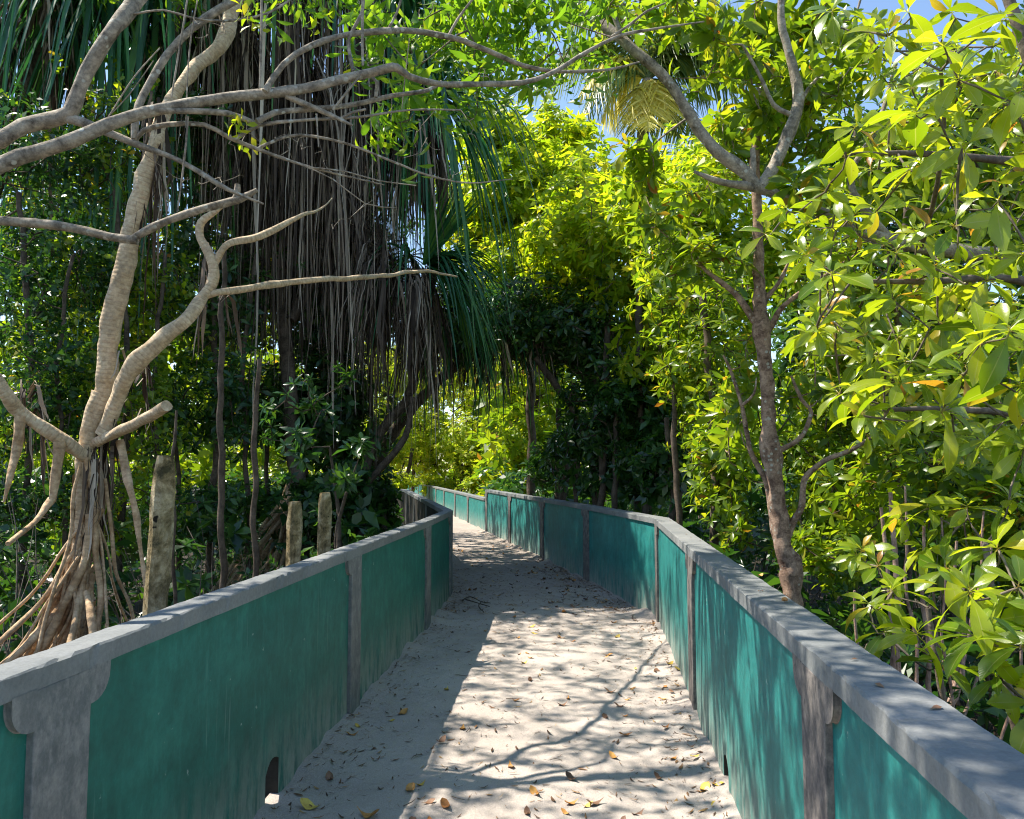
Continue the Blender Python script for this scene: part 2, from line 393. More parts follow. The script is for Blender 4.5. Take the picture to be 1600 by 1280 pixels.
def paint_mat(name, c1, c2, c3):
    m, nt, out = newmat(name); oc = coords(nt, 'Object')
    n1 = noise(nt, oc, 2.3, 8, .68, .3); n2 = noise(nt, coords(nt, 'Object', (13, 13, 3.2)), 1.0, 6, .65)
    n3 = noise(nt, oc, 30, 6, .75); n1 = mixc(nt, .45, n1, noise(nt, oc, 9, 6, .7))
    col = ramp(nt, n1, [(.36, c1), (.5, c2), (.64, c3)])
    col = mixc(nt, math_(nt, 'MULTIPLY', mrange(nt, n2, .52, .72), .3), col, tuple(min(1, x * 1.6 + .02) for x in c3))
    col = mixc(nt, math_(nt, 'MULTIPLY', mrange(nt, noise(nt, oc, 6, 5, .65), .52, .68), .4), col, tuple(x * .6 for x in c1))
    # worn paint: splash stain along the foot and a few chips
    sx = N(nt, 'ShaderNodeSeparateXYZ'); nt.links.new(N(nt, 'ShaderNodeNewGeometry').outputs['Position'], sx.inputs[0])
    zf = mrange(nt, sx.outputs[2], .0, .5, 1, 0)
    k = math_(nt, 'MULTIPLY', math_(nt, 'POWER', zf, 1.6), mrange(nt, noise(nt, coords(nt, 'Object', (14, 14, 3.5)), 1.0, 6, .7), .34, .56))
    col = mixc(nt, math_(nt, 'MULTIPLY', k, .85), col, (.42, .41, .35))
    ch = mrange(nt, noise(nt, oc, 17, 5, .6), .70, .715)
    col = mixc(nt, math_(nt, 'MULTIPLY', ch, .75), col, (.33, .42, .37))
    dr = math_(nt, 'MULTIPLY', mrange(nt, noise(nt, coords(nt, 'Object', (55, 55, 2.2)), 1.0, 3, .5), .62, .72), mrange(nt, noise(nt, oc, 1.5, 2), .45, .6))
    col = mixc(nt, math_(nt, 'MULTIPLY', dr, .35), col, (.25, .38, .32))
    col = mixc(nt, .3, col, ramp(nt, n3, [(.25, (.25, .25, .25)), (.75, (.75, .75, .75))]), 'OVERLAY')
    princ(nt, out, col, .62, .35, bump(nt, math_(nt, 'ADD', n3, math_(nt, 'MULTIPLY', n1, 3)), .3, .004))
    return m
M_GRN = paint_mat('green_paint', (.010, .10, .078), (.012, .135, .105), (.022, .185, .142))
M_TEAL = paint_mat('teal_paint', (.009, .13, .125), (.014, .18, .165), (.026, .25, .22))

def sand_mat():
    m, nt, out = newmat('path_sand'); oc = coords(nt, 'Object')
    n1 = noise(nt, oc, 1.1, 5, .6); n2 = noise(nt, oc, 16, 6, .65); n3 = noise(nt, oc, 160, 3, .7)
    col = ramp(nt, n1, [(.3, (.39, .34, .30)), (.7, (.53, .465, .41))])
    col = mixc(nt, math_(nt, 'MULTIPLY', mrange(nt, n2, .58, .74), .35), col, (.26, .22, .19))
    col = mixc(nt, .35, col, ramp(nt, n3, [(.3, (.2, .2, .2)), (.7, (.8, .8, .8))]), 'OVERLAY')
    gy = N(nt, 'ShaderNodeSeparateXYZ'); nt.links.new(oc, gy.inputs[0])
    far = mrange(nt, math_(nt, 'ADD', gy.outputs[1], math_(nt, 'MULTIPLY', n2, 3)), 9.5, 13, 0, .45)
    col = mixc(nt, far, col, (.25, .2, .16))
    princ(nt, out, col, .95, .1, bump(nt, math_(nt, 'ADD', math_(nt, 'MULTIPLY', n2, 2.5), n3), .55, .012))
    return m
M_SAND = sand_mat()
def mud_mat():
    m, nt, out = newmat('mangrove_mud'); oc = coords(nt, 'Object')
    n1 = noise(nt, oc, .8, 6, .65); n2 = noise(nt, oc, 14, 6, .7)
    col = ramp(nt, n1, [(.3, (.018, .013, .009)), (.7, (.055, .042, .03))])
    col = mixc(nt, .7, col, ramp(nt, n2, [(.3, (.2, .2, .2)), (.7, (.8, .8, .8))]), 'OVERLAY')
    princ(nt, out, col, .8, .3, bump(nt, n2, .8, .03)); return m
M_MUD = mud_mat()
def fallen_mat(name, stops):
    m, nt, out = newmat(name); g = N(nt, 'ShaderNodeNewGeometry')
    oi = N(nt, 'ShaderNodeObjectInfo')
    col = ramp(nt, math_(nt, 'FRACT', math_(nt, 'ADD', g.outputs['Random Per Island'], oi.outputs['Random'])), stops)
    col = mixc(nt, .6, col, ramp(nt, noise(nt, coords(nt, 'Object'), 40, 4), [(.3, (.2, .2, .2)), (.7, (.7, .7, .7))]), 'OVERLAY')
    princ(nt, out, col, .6, .3); return m
M_LITTER = fallen_mat('litter', [(0, (.06, .035, .022)), (.45, (.14, .075, .04)), (.8, (.3, .16, .07)), (1, (.5, .32, .12))])
M_FORANGE = fallen_mat('orange_dry_leaf', [(0, (.42, .17, .05)), (1, (.62, .33, .09))])
M_FYELLOW = fallen_mat('yellow_dry_leaf', [(0, (.62, .42, .06)), (1, (.7, .52, .12))])
M_FBROWN = fallen_mat('brown_dry_leaf', [(0, (.12, .065, .04)), (1, (.26, .14, .08))])

# ------------------------------------------------------------------ the walls
LW = [(-1.47, -1.0), (-1.02, 5.5), (-.828, 8.3), (-.747, 10.2), (-2.63, 20.4), (-5.3, 26), (-12.5, 44), (-16, 54)]
RW = [(.51, -1.0), (1.518, 8.6), (1.10, 11.2), (.35, 15.2), (-.68, 20.4)]
RW2 = [(-.70, 20.44), (-1.98, 27.1), (-5.3, 44), (-7.5, 54.5)]
def line_frames(pts, sgn):
    """outward mitre vectors at each point; sgn=-1: outside is to the left"""
    p = np.array(pts); out = []
    for i in range(len(p)):
        ns = []
        for j in (i - 1, i):
            if 0 <= j < len(p) - 1:
                d = unit(p[j + 1] - p[j]); ns.append(A(d[1], -d[0]) * (1 if sgn > 0 else -1))
        m = unit(sum(ns)); out.append(m / np.dot(m, ns[0]))
    return p, np.array(out)
def wall(name, label, pts, sgn, t, h, posts, mp, mf, holes=(), start=None, group='painted parapet walls along the path', recess=.022):
    p, mit = line_frames(pts, sgn)
    root = empty(name, (p[0][0], p[0][1], 0)); org = A(p[0][0], p[0][1], 0)
    tag(root, label, 'wall', group, 'thing')
    def W(q, n, z):   # q: 2d point on the line plus outward vector
        return A(q[0] + n[0], q[1] + n[1], z)
    # coping, resampled with small unevenness
    mb = MB(); rows = []
    segL = np.linalg.norm(np.diff(p, axis=0), axis=1)
    for i in range(len(p) - 1):
        n = max(2, int(segL[i] / (.03 if p[i][1] < 12 else .5)))
        for k in range(n + (i == len(p) - 2)):
            f = k / n; rows.append((p[i] * (1 - f) + p[i + 1] * f, mit[i] * (1 - f) + mit[i + 1] * f, f == 0 and i > 0))
    bz, bev = h - .062, .006
    prof = [(0, bz), (0, h - bev), (bev, h), (t - bev, h), (t, h - bev), (t, bz)]
    V = np.zeros((len(rows), 6, 3))
    for i, (q, m, _) in enumerate(rows):
        for j, (n_, z) in enumerate(prof):
            e = .0028 * mn.noise(Vector((q[0] * 4 + j, q[1] * 4, z * 3))) + .0025 * mn.noise(Vector((q[0] * 19 + j * 3, q[1] * 19, z)))
            chip = -.007 * max(0, mn.noise(Vector((q[0] * 31, q[1] * 31, j + pts[0][0]))) - .28) * 3 if j in (1, 2) else 0
            V[i, j] = W(q, m * (n_ + (e if j in (1, 2, 0) else 0) - chip), z + (e * 1.2 if 0 < j < 5 else 0) + chip * .7)
    idx = np.arange(len(rows) * 6).reshape(-1, 6); jx = np.roll(idx, -1, 1)
    mb.add(V, np.stack([idx[:-1], jx[:-1], jx[1:], idx[1:]], -1).reshape(-1, 4))
    for r, rev in ((0, 0), (len(rows) - 1, 1)):
        q = V[r]; ff = [[0, 1, 4, 5], [1, 2, 3, 4]]
        mb.add(q, [f[::-1] if rev else f for f in ff])
    mb.build('coping', M_CAP, root, org, False)
    # posts and panels
    for i in range(len(p) - 1):
        a, b = p[i], p[i + 1]; d = unit(b - a); no = A(d[1], -d[0]) * (1 if sgn > 0 else -1); L = segL[i]
        def pt(s, n, z): return A(a[0] + d[0] * s + no[0] * n, a[1] + d[1] * s + no[1] * n, z) - org
        ss = sorted(posts[i]); hw = .125
        edges = []
        for s in ss:
            hwl = min(hw, s + .0) if s < hw else hw; s0, s1 = max(0.0, s - hw), min(L, s + hw)
            ends = (0.0 if i == 0 else None)
            # shaft, butting under the coping
            t0 = t - .002
            m0 = 0.0
            vs = []
            def cn(s, n):  # mitre at the polyline corner
                if s <= 1e-6: c = mit[i] * n; return A(a[0] + c[0], a[1] + c[1])
                if s >= L - 1e-6: c = mit[i + 1] * n; return A(b[0] + c[0], b[1] + c[1])
                return A(a[0] + d[0] * s + no[0] * n, a[1] + d[1] * s + no[1] * n)
            for z in (-.8, bz):
                for s_, n_ in ((s0, 0), (s1, 0), (s1, t0), (s0, t0)):
                    c = cn(s_, n_); vs.append(A(c[0], c[1], z) - org)
            fs = [(0, 1, 5, 4), (1, 2, 6, 5), (2, 3, 7, 6), (3, 0, 4, 7), (3, 2, 1, 0), (4, 5, 6, 7)]
            # capital wings
            wx, wz = .09, .1
            for sd in (-1, 1):
                e = s1 if sd > 0 else s0
                if (sd > 0 and e > L - .2) or (sd < 0 and e < .2): continue
                prof = [(0, bz)] + [(wx, bz), (wx, bz - .028)]
                for k in range(1, 7):
                    th = k / 6 * math.pi / 2; prof.append((wx * .12 + wx * .88 * math.cos(th), bz - .028 - (wz - .028) * math.sin(th)))
                prof.append((0, bz - wz))
                o0 = len(vs); mN = len(prof)
                for n_ in (0.0, recess - .0005):
                    for x_, z_ in prof: vs.append(pt(e + sd * x_, n_, z_))
                fs.append(tuple(o0 + k for k in range(mN))); fs.append(tuple(o0 + mN + k for k in reversed(range(mN))))
                for k in range(mN): fs.append((o0 + k, o0 + (k + 1) % mN, o0 + mN + (k + 1) % mN, o0 + mN + k))
            poly_mesh('post', vs, fs, mp, root, .004 if a[1] < 12 else 0)
            edges.append((s0, s1))
        cuts = [0.0]
        for s0, s1 in edges: cuts += [s0, s1]
        cuts.append(L)
        for s0, s1 in zip(cuts[::2], cuts[1::2]):
            if s1 - s0 < .05: continue
            hh = [x for x in holes if x[0] == i and s0 < x[1] < s1]
            vs, fs = [], []
            def boxy(x0, x1, z0, z1):
                o0 = len(vs)
                for x in (x0, x1):
                    for n_ in (recess, t - .01):
                        for z in (z0, z1):
                            if x <= 1e-6 and i > 0: c = mit[i] * n_; vs.append(A(a[0] + c[0], a[1] + c[1], z) - org)
                            elif x >= L - 1e-6 and i < len(p) - 2: c = mit[i + 1] * n_; vs.append(A(b[0] + c[0], b[1] + c[1], z) - org)
                            else: vs.append(pt(x, n_, z))
                for f in ((0, 1, 5, 4), (2, 6, 7, 3), (0, 2, 3, 1), (4, 5, 7, 6), (1, 3, 7, 5), (0, 4, 6, 2)): fs.append(tuple(o0 + k for k in f))
            if hh:
                x, w_, z0, z1 = hh[0][1:]
                boxy(s0, x - w_ / 2, -.8, bz); boxy(x + w_ / 2, s1, -.8, bz)
                # arched head of the drain hole
                K = 6; o0 = len(vs); xs = [x - w_ / 2 + w_ * k / K for k in range(K + 1)]
                zs = [z1 - .035 * ((k / K * 2 - 1) ** 2) * (1.6 if k < K / 2 else .7) for k in range(K + 1)]
                for n_ in (recess, t - .01):
                    for q in range(K + 1): vs.append(pt(xs[q], n_, zs[q])); vs.append(pt(xs[q], n_, bz))
                m2 = 2 * (K + 1)
                for q in range(K):
                    c = o0 + 2 * q; fs.append((c, c + 2, c + 3, c + 1)); fs.append((c + m2, c + m2 + 1, c + m2 + 3, c + m2 + 2)); fs.append((c, c + m2, c + m2 + 2, c + 2))
                boxy(x - w_ / 2, x + w_ / 2, -.8, z0)
            else: boxy(s0, s1, -.8, bz)
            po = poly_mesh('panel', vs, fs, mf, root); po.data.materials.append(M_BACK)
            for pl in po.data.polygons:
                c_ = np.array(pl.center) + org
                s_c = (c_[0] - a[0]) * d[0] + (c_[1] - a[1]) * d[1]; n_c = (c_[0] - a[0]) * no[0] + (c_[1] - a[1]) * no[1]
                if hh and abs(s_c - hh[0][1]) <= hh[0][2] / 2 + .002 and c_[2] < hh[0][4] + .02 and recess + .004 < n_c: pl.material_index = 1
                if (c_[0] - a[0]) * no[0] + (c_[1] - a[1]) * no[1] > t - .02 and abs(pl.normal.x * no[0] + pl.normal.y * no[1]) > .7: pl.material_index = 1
    return root
def slist(i, pts, ys):
    (x0, y0), (x1, y1) = pts[i], pts[i + 1]; L = math.hypot(x1 - x0, y1 - y0)
    return [(y - y0) / (y1 - y0) * L for y in ys]
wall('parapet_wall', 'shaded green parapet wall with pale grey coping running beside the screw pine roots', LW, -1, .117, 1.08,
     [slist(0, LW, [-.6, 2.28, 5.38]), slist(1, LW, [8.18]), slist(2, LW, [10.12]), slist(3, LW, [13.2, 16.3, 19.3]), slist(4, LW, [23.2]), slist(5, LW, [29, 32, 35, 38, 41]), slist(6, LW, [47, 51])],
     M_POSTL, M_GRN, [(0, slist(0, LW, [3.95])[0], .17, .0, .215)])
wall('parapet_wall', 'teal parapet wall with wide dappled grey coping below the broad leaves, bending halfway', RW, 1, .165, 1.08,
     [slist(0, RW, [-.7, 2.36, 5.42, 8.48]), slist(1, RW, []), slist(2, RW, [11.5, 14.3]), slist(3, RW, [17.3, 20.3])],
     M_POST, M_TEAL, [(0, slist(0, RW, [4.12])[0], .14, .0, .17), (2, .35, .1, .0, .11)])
wall('parapet_wall', 'lower far parapet wall, streaked pale teal, starting behind the stepped wall end', RW2, 1, .165, .86,
     [slist(0, RW2, [23.6, 26.7]), slist(1, RW2, [30, 33, 36, 39, 42]), slist(2, RW2, [45, 48, 51, 54])], M_POST, M_TEAL)

# ------------------------------------------------------------------ path and ground
def xat(pts, y):
    for (x0, y0), (x1, y1) in zip(pts, pts[1:]):
        if y <= y1: return x0 + (x1 - x0) * (y - y0) / (y1 - y0)
    return pts[-1][0]
RALL = RW[:-1] + RW2
ys = list(np.arange(-1, 9, .045)) + list(np.arange(9, 22, .1)) + list(np.arange(22, 54.5, .5))
nc = 61; V = np.zeros((len(ys), nc, 3))
for i, y in enumerate(ys):
    xl, xr = xat(LW, y), xat(RALL, y)
    for j in range(nc):
        f = j / (nc - 1); x = xl - .06 + (xr - xl + .12) * f; dl = x - xl; dr = xr - x
        z = .012 * mn.noise(Vector((x * 1.3, y * 1.3, 0))) + .015 * mn.noise(Vector((x * 5, y * 5, 3))) + .006 * mn.noise(Vector((x * 14, y * 14, 7)))
        for dd, k in ((dl, 1), (dr, 2)):
            z += max(0, .05 * (.7 + mn.noise(Vector((k * 9, y * 2.3, 1))) * 1.2 + mn.noise(Vector((k * 5, y * 8, 2))) * .4)) * math.exp(-(max(dd, 0) / .11) ** 1.3)
        V[i, j] = (x, y, z)
mb = MB(); idx = np.arange(len(ys) * nc).reshape(len(ys), nc)
mb.add(V, np.stack([idx[:-1, :-1], idx[:-1, 1:], idx[1:, 1:], idx[1:, :-1]], -1).reshape(-1, 4))
V_path = V
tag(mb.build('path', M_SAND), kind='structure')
def pathz(x, y):
    i = min(range(len(ys)), key=lambda k: abs(ys[k] - y)); j = int(np.argmin(abs(V_path[i, :, 0] - x))); return V_path[i, j, 2]
g = np.concatenate([np.linspace(-400, -30, 12), np.linspace(-28, 28, 90), np.linspace(30, 400, 12)])
gy = np.concatenate([np.linspace(-100, -8, 6), np.linspace(-6, 60, 100), np.linspace(66, 700, 12)])
G = np.zeros((len(gy), len(g), 3))
for i, y in enumerate(gy):
    for j, x in enumerate(g): G[i, j] = (x, y, -.5 + .12 * mn.noise(Vector((x * .7, y * .7, 0))) + .06 * mn.noise(Vector((x * 2.3, y * 2.3, 5))))
mb = MB(); idx = np.arange(G.shape[0] * G.shape[1]).reshape(G.shape[:2])
mb.add(G, np.stack([idx[:-1, :-1], idx[:-1, 1:], idx[1:, 1:], idx[1:, :-1]], -1).reshape(-1, 4))
tag(mb.build('ground', M_MUD), kind='structure')
GZ = -.5

# ------------------------------------------------------------------ vegetation helpers
def K(rows, dflt=None):
    """pixel-measured wood: (px, py, distance, half width in px)"""
    return np.array([list(P(a, b, d)) + [r * d / F_PX] for a, b, d, r in rows])
def BL(px, py, d, rx, ry, rd, n):
    return (P(px, py, d), (rx * d / F_PX, rd, ry * d / F_PX), n)
def tree(name, label, cat, skels, bark, tips, axes, tpls, scale, lmat, base=None, group=None, tw=(.003, .007), sides=9, rough=.09, crown='crown', szv=.25, step=.06, thin=None, tmat=None, wob=0, extra=None):
    base = A(*(base if base is not None else skels[0][0][:3])); base = A(base[0], base[1], GZ)
    root = empty(name, base); tag(root, label, cat, group)
    mb = MB(); res = [tube(mb, s, sides, step, rough, wob=wob) for s in skels]
    if tips is not None and len(tips):
        tb = mb if tmat is None else MB()
        twigs(tb, res, tips if thin is None else tips[::thin], axes if thin is None else axes[::thin], *tw)
        if tmat is not None: tb.build('branches', tmat, root, base)
        cb = MB(); instance(cb, tpls, tips, axes, scale * (1 + szv * (RN.random(len(tips)) * 2 - 1)))
        cb.build(crown, lmat, root, base)
    if extra: extra(mb)
    mb.build('trunk', bark, root, base)
    return root
def head_green(mb, c, n, L=1.4, hw=.022, elr=(-15, 80), bias=None, g=.8, az=None):
    a = RN.random(n) * 2 * math.pi if az is None else az[0] + (RN.random(n) - .5) * az[1]
    e = np.radians(elr[0] + RN.random(n) * (elr[1] - elr[0])); l = L * (.65 + .5 * RN.random(n)); s = np.linspace(0, 1, 9)[None]
    gg = g * (.6 + .8 * RN.random(n))[:, None]
    hx = l[:, None] * np.cos(e)[:, None] * (s - .28 * gg * s ** 2.5) * .8; z = l[:, None] * (np.sin(e)[:, None] * s - gg * s ** 2.6)
    C = np.stack([c[0] + hx * np.cos(a)[:, None], c[1] + hx * np.sin(a)[:, None], c[2] + z], -1)
    if bias is not None: C += (s ** 1.5)[..., None] * np.asarray(bias)[None, None] * l[:, None, None]
    W = hw * (.75 + .5 * RN.random(n))[:, None] * np.clip(1.15 - s ** 3, .05, 1) * np.clip(s * 12 + .5, 0, 1)
    side = np.stack([-np.sin(a), np.cos(a), np.zeros(n)], -1)
    ribbons(mb, C, W, side, .55)
def head_dead(mb, c, n, L=2.0, hw=.013, rad=.28, spread=.25):
    m_ = max(4, n // 16); ti = RN.integers(0, m_, n); ta = RN.random(m_) * 2 * math.pi; tr_ = rad * (.15 + .95 * RN.random(m_) ** .6); tl = .5 + .6 * RN.random(m_)
    a = ta[ti] + RN.normal(size=n) * .16; l = L * tl[ti] * (.3 + .9 * RN.random(n) ** 1.2); s = np.linspace(0, 1, 8)[None]
    r0 = tr_[ti] * (1 + .12 * RN.normal(size=n)); rr = (r0[:, None] * (.35 + .65 * (1 - np.exp(-4 * s))) + spread * RN.random(n)[:, None] * s * .5)
    z = c[2] - l[:, None] * s + .12 * np.sin(math.pi * np.clip(s * 2.2, 0, 1)) + RN.normal(size=(n, 1)) * .12
    ph = RN.random((n, 1)) * 6; wb = (.028 * np.sin(s * 7 + ph) * s + .012 * np.sin(s * 13 + ph * 3)) * min(1, L / 2.2) * (.4 + 1.6 * RN.random((n, 1)) ** 2)
    C = np.stack([c[0] + rr * np.cos(a)[:, None] + wb, c[1] + rr * np.sin(a)[:, None] + wb * .7, z], -1)
    W = hw * (.35 + 1.1 * RN.random(n) ** 1.5)[:, None] * np.clip(1.1 - s ** 2.5, .08, 1) * (1 + .25 * np.sin(s * 12 + ph))
    tw = a[:, None] + 1.57 + s * RN.normal(size=(n, 1)) * 1.3
    side = np.stack([np.cos(tw), np.sin(tw), np.zeros_like(tw)], -1)
    ribbons(mb, C, W, side)

# ------------------------------------------------------------------ screw pine with stilt roots beside the near wall
D1 = 4.7
sk = [K([(124, 1010, D1, 11), (127, 915, D1, 14), (126, 838, D1, 11), (129, 760, D1, 12), (134, 705, D1, 14), (150, 650, D1, 17), (164, 615, D1, 18)]),
      K([(150, 660, D1, 16), (163, 615, D1, 16.5), (175, 506, D1, 16.5), (190, 430, D1, 16), (205, 360, D1, 15.5), (226, 279, D1, 14), (243, 222, D1, 13), (262, 170, D1 + .1, 11), (300, 110, D1 + .2, 11), (350, 60, D1 + .3, 12), (380, -60, D1 + .4, 13)]),
      K([(160, 680, D1 - .05, 12), (184, 625, D1 - .1, 12), (205, 580, D1 - .15, 14), (243, 540, D1 - .15, 14), (290, 500, D1 - .1, 11.5), (322, 462, D1, 9.5), (334, 432, D1, 9), (330, 404, D1, 8.5), (314, 374, D1, 6.5), (316, 350, D1, 6), (338, 333, D1, 5), (352, 318, D1, 4)]),
      K([(333, 412, D1, 6), (356, 382, D1, 6), (405, 370, D1 + .1, 6), (442, 352, D1 + .2, 4.6), (474, 335, D1 + .3, 3.2), (496, 330, D1 + .6, 2), (520, 310, D1 + .9, .9)]),
      K([(320, 463, D1, 6), (337, 458, D1, 6), (394, 450, D1 + .2, 6), (450, 442, D1 + .5, 5.5), (525, 436, D1 + .8, 4.6), (600, 431, D1 + 1.6, 3.6), (660, 424, D1 + 2.6, 2.6), (715, 432, D1 + 3.4, 1.2)]),
      K([(140, 712, D1, 13), (110, 695, D1 - .1, 12), (77, 673, D1 - .2, 11.5), (31, 642, D1 - .3, 11), (5, 606, D1 - .4, 11), (-60, 520, D1 - .5, 11), (-120, 380, D1 - .6, 11)]),
      K([(142, 695, D1, 7), (175, 679, D1 - .1, 8.5), (222, 657, D1 - .25, 9), (262, 633, D1 - .4, 10)])]
base1 = P(128, 900, D1); base1[2] = GZ
sp = empty('screw_pine', base1)
tag(sp, 'pale ringed screw pine with a fan of stilt roots, leaning beside the near wall', 'tree', kind='thing')
mb = MB()
for s_ in sk: tube(mb, s_ * A(1, 1, 1, .93), 14, .03, .15, wob=.012)
mb.build('trunk', B_PAN, sp, base1)
def root_pts(c, z0, ang, R, r, bulge=.35, up=0.0):
    o = A(math.cos(ang), math.sin(ang), 0); zt = z0 - GZ + .15; rows = []
    for f in np.linspace(0, 1, 7):
        rad = R * (f ** (1 + bulge)); z = z0 + up * math.sin(f * math.pi) - zt * (f ** (1.0 - .25 * bulge))
        rows.append(list(A(c[0], c[1], 0) + o * rad + A(*RN.normal(size=2) * .012, z)) + [r * (1 - .25 * f) * (1 + .12 * RN.normal())])
    return np.array(rows)
for k in range(96):
    fan = k % 6 < 5; ang = (math.radians(200) + RN.normal() * .7) if fan else RN.random() * 2 * math.pi
    z0 = (.55 + .85 * RN.random()) if fan else .5 + 1.5 * RN.random() ** 2; R = (.6 + 1.3 * RN.random()) if fan else .35 + .7 * RN.random()
    mb = MB(); tube(mb, root_pts(base1 + A(RN.normal() * .03, RN.normal() * .03, 0), z0, ang, R, .008 + .017 * RN.random() ** 2, .1 + .5 * RN.random(), .03), 7, .05, .16, wob=.035)
    mb.build('stilt_root', B_ROOT, sp, base1)
for rows in ([(93, 690, D1 - .2, 8), (88, 740, D1 - .2, 7.5), (82, 780, D1 - .2, 6)], [(32, 650, D1 - .3, 8), (26, 700, D1 - .3, 7), (16, 745, D1 - .35, 5), (6, 785, D1 - .35, 1.5)],
             [(82, 780, D1 - .2, 6), (55, 815, D1 - .3, 4), (12, 850, D1 - .5, 4)], [(188, 690, D1, 7), (200, 750, D1 - .1, 6), (212, 800, D1 - .1, 5), (220, 860, D1 - .1, 3.5), (232, 940, D1 - .1, 3)],
             [(136, 925, D1 - .4, 5), (142, 960, D1 - .5, 6), (148, 1010, D1 - .55, 6)]):
    mb = MB(); tube(mb, K(rows), 8, .04, .2); mb.build('stilt_root', B_ROOT, sp, base1)
mb = MB()
for px, py, n, L, sp_ in ((150, 690, 60, 1.1, .25), (175, 650, 50, 1.0, .2), (205, 600, 26, .5, .15), (120, 760, 50, .75, .3), (330, 450, 25, .4, .12), (240, 215, 90, .9, .15), (30, 640, 40, .5, .1)):
    head_dead(mb, P(px, py, D1 + .05), int(n * .6), L, .010, .13, sp_)
mb.build('dead_leaves', L_DEAD, sp, base1)
mb = MB()
head_green(mb, P(420, -260, 5.6), 90, 1.0, .024, (-30, 80))
mb.build('crown', L_PAN, sp, base1)

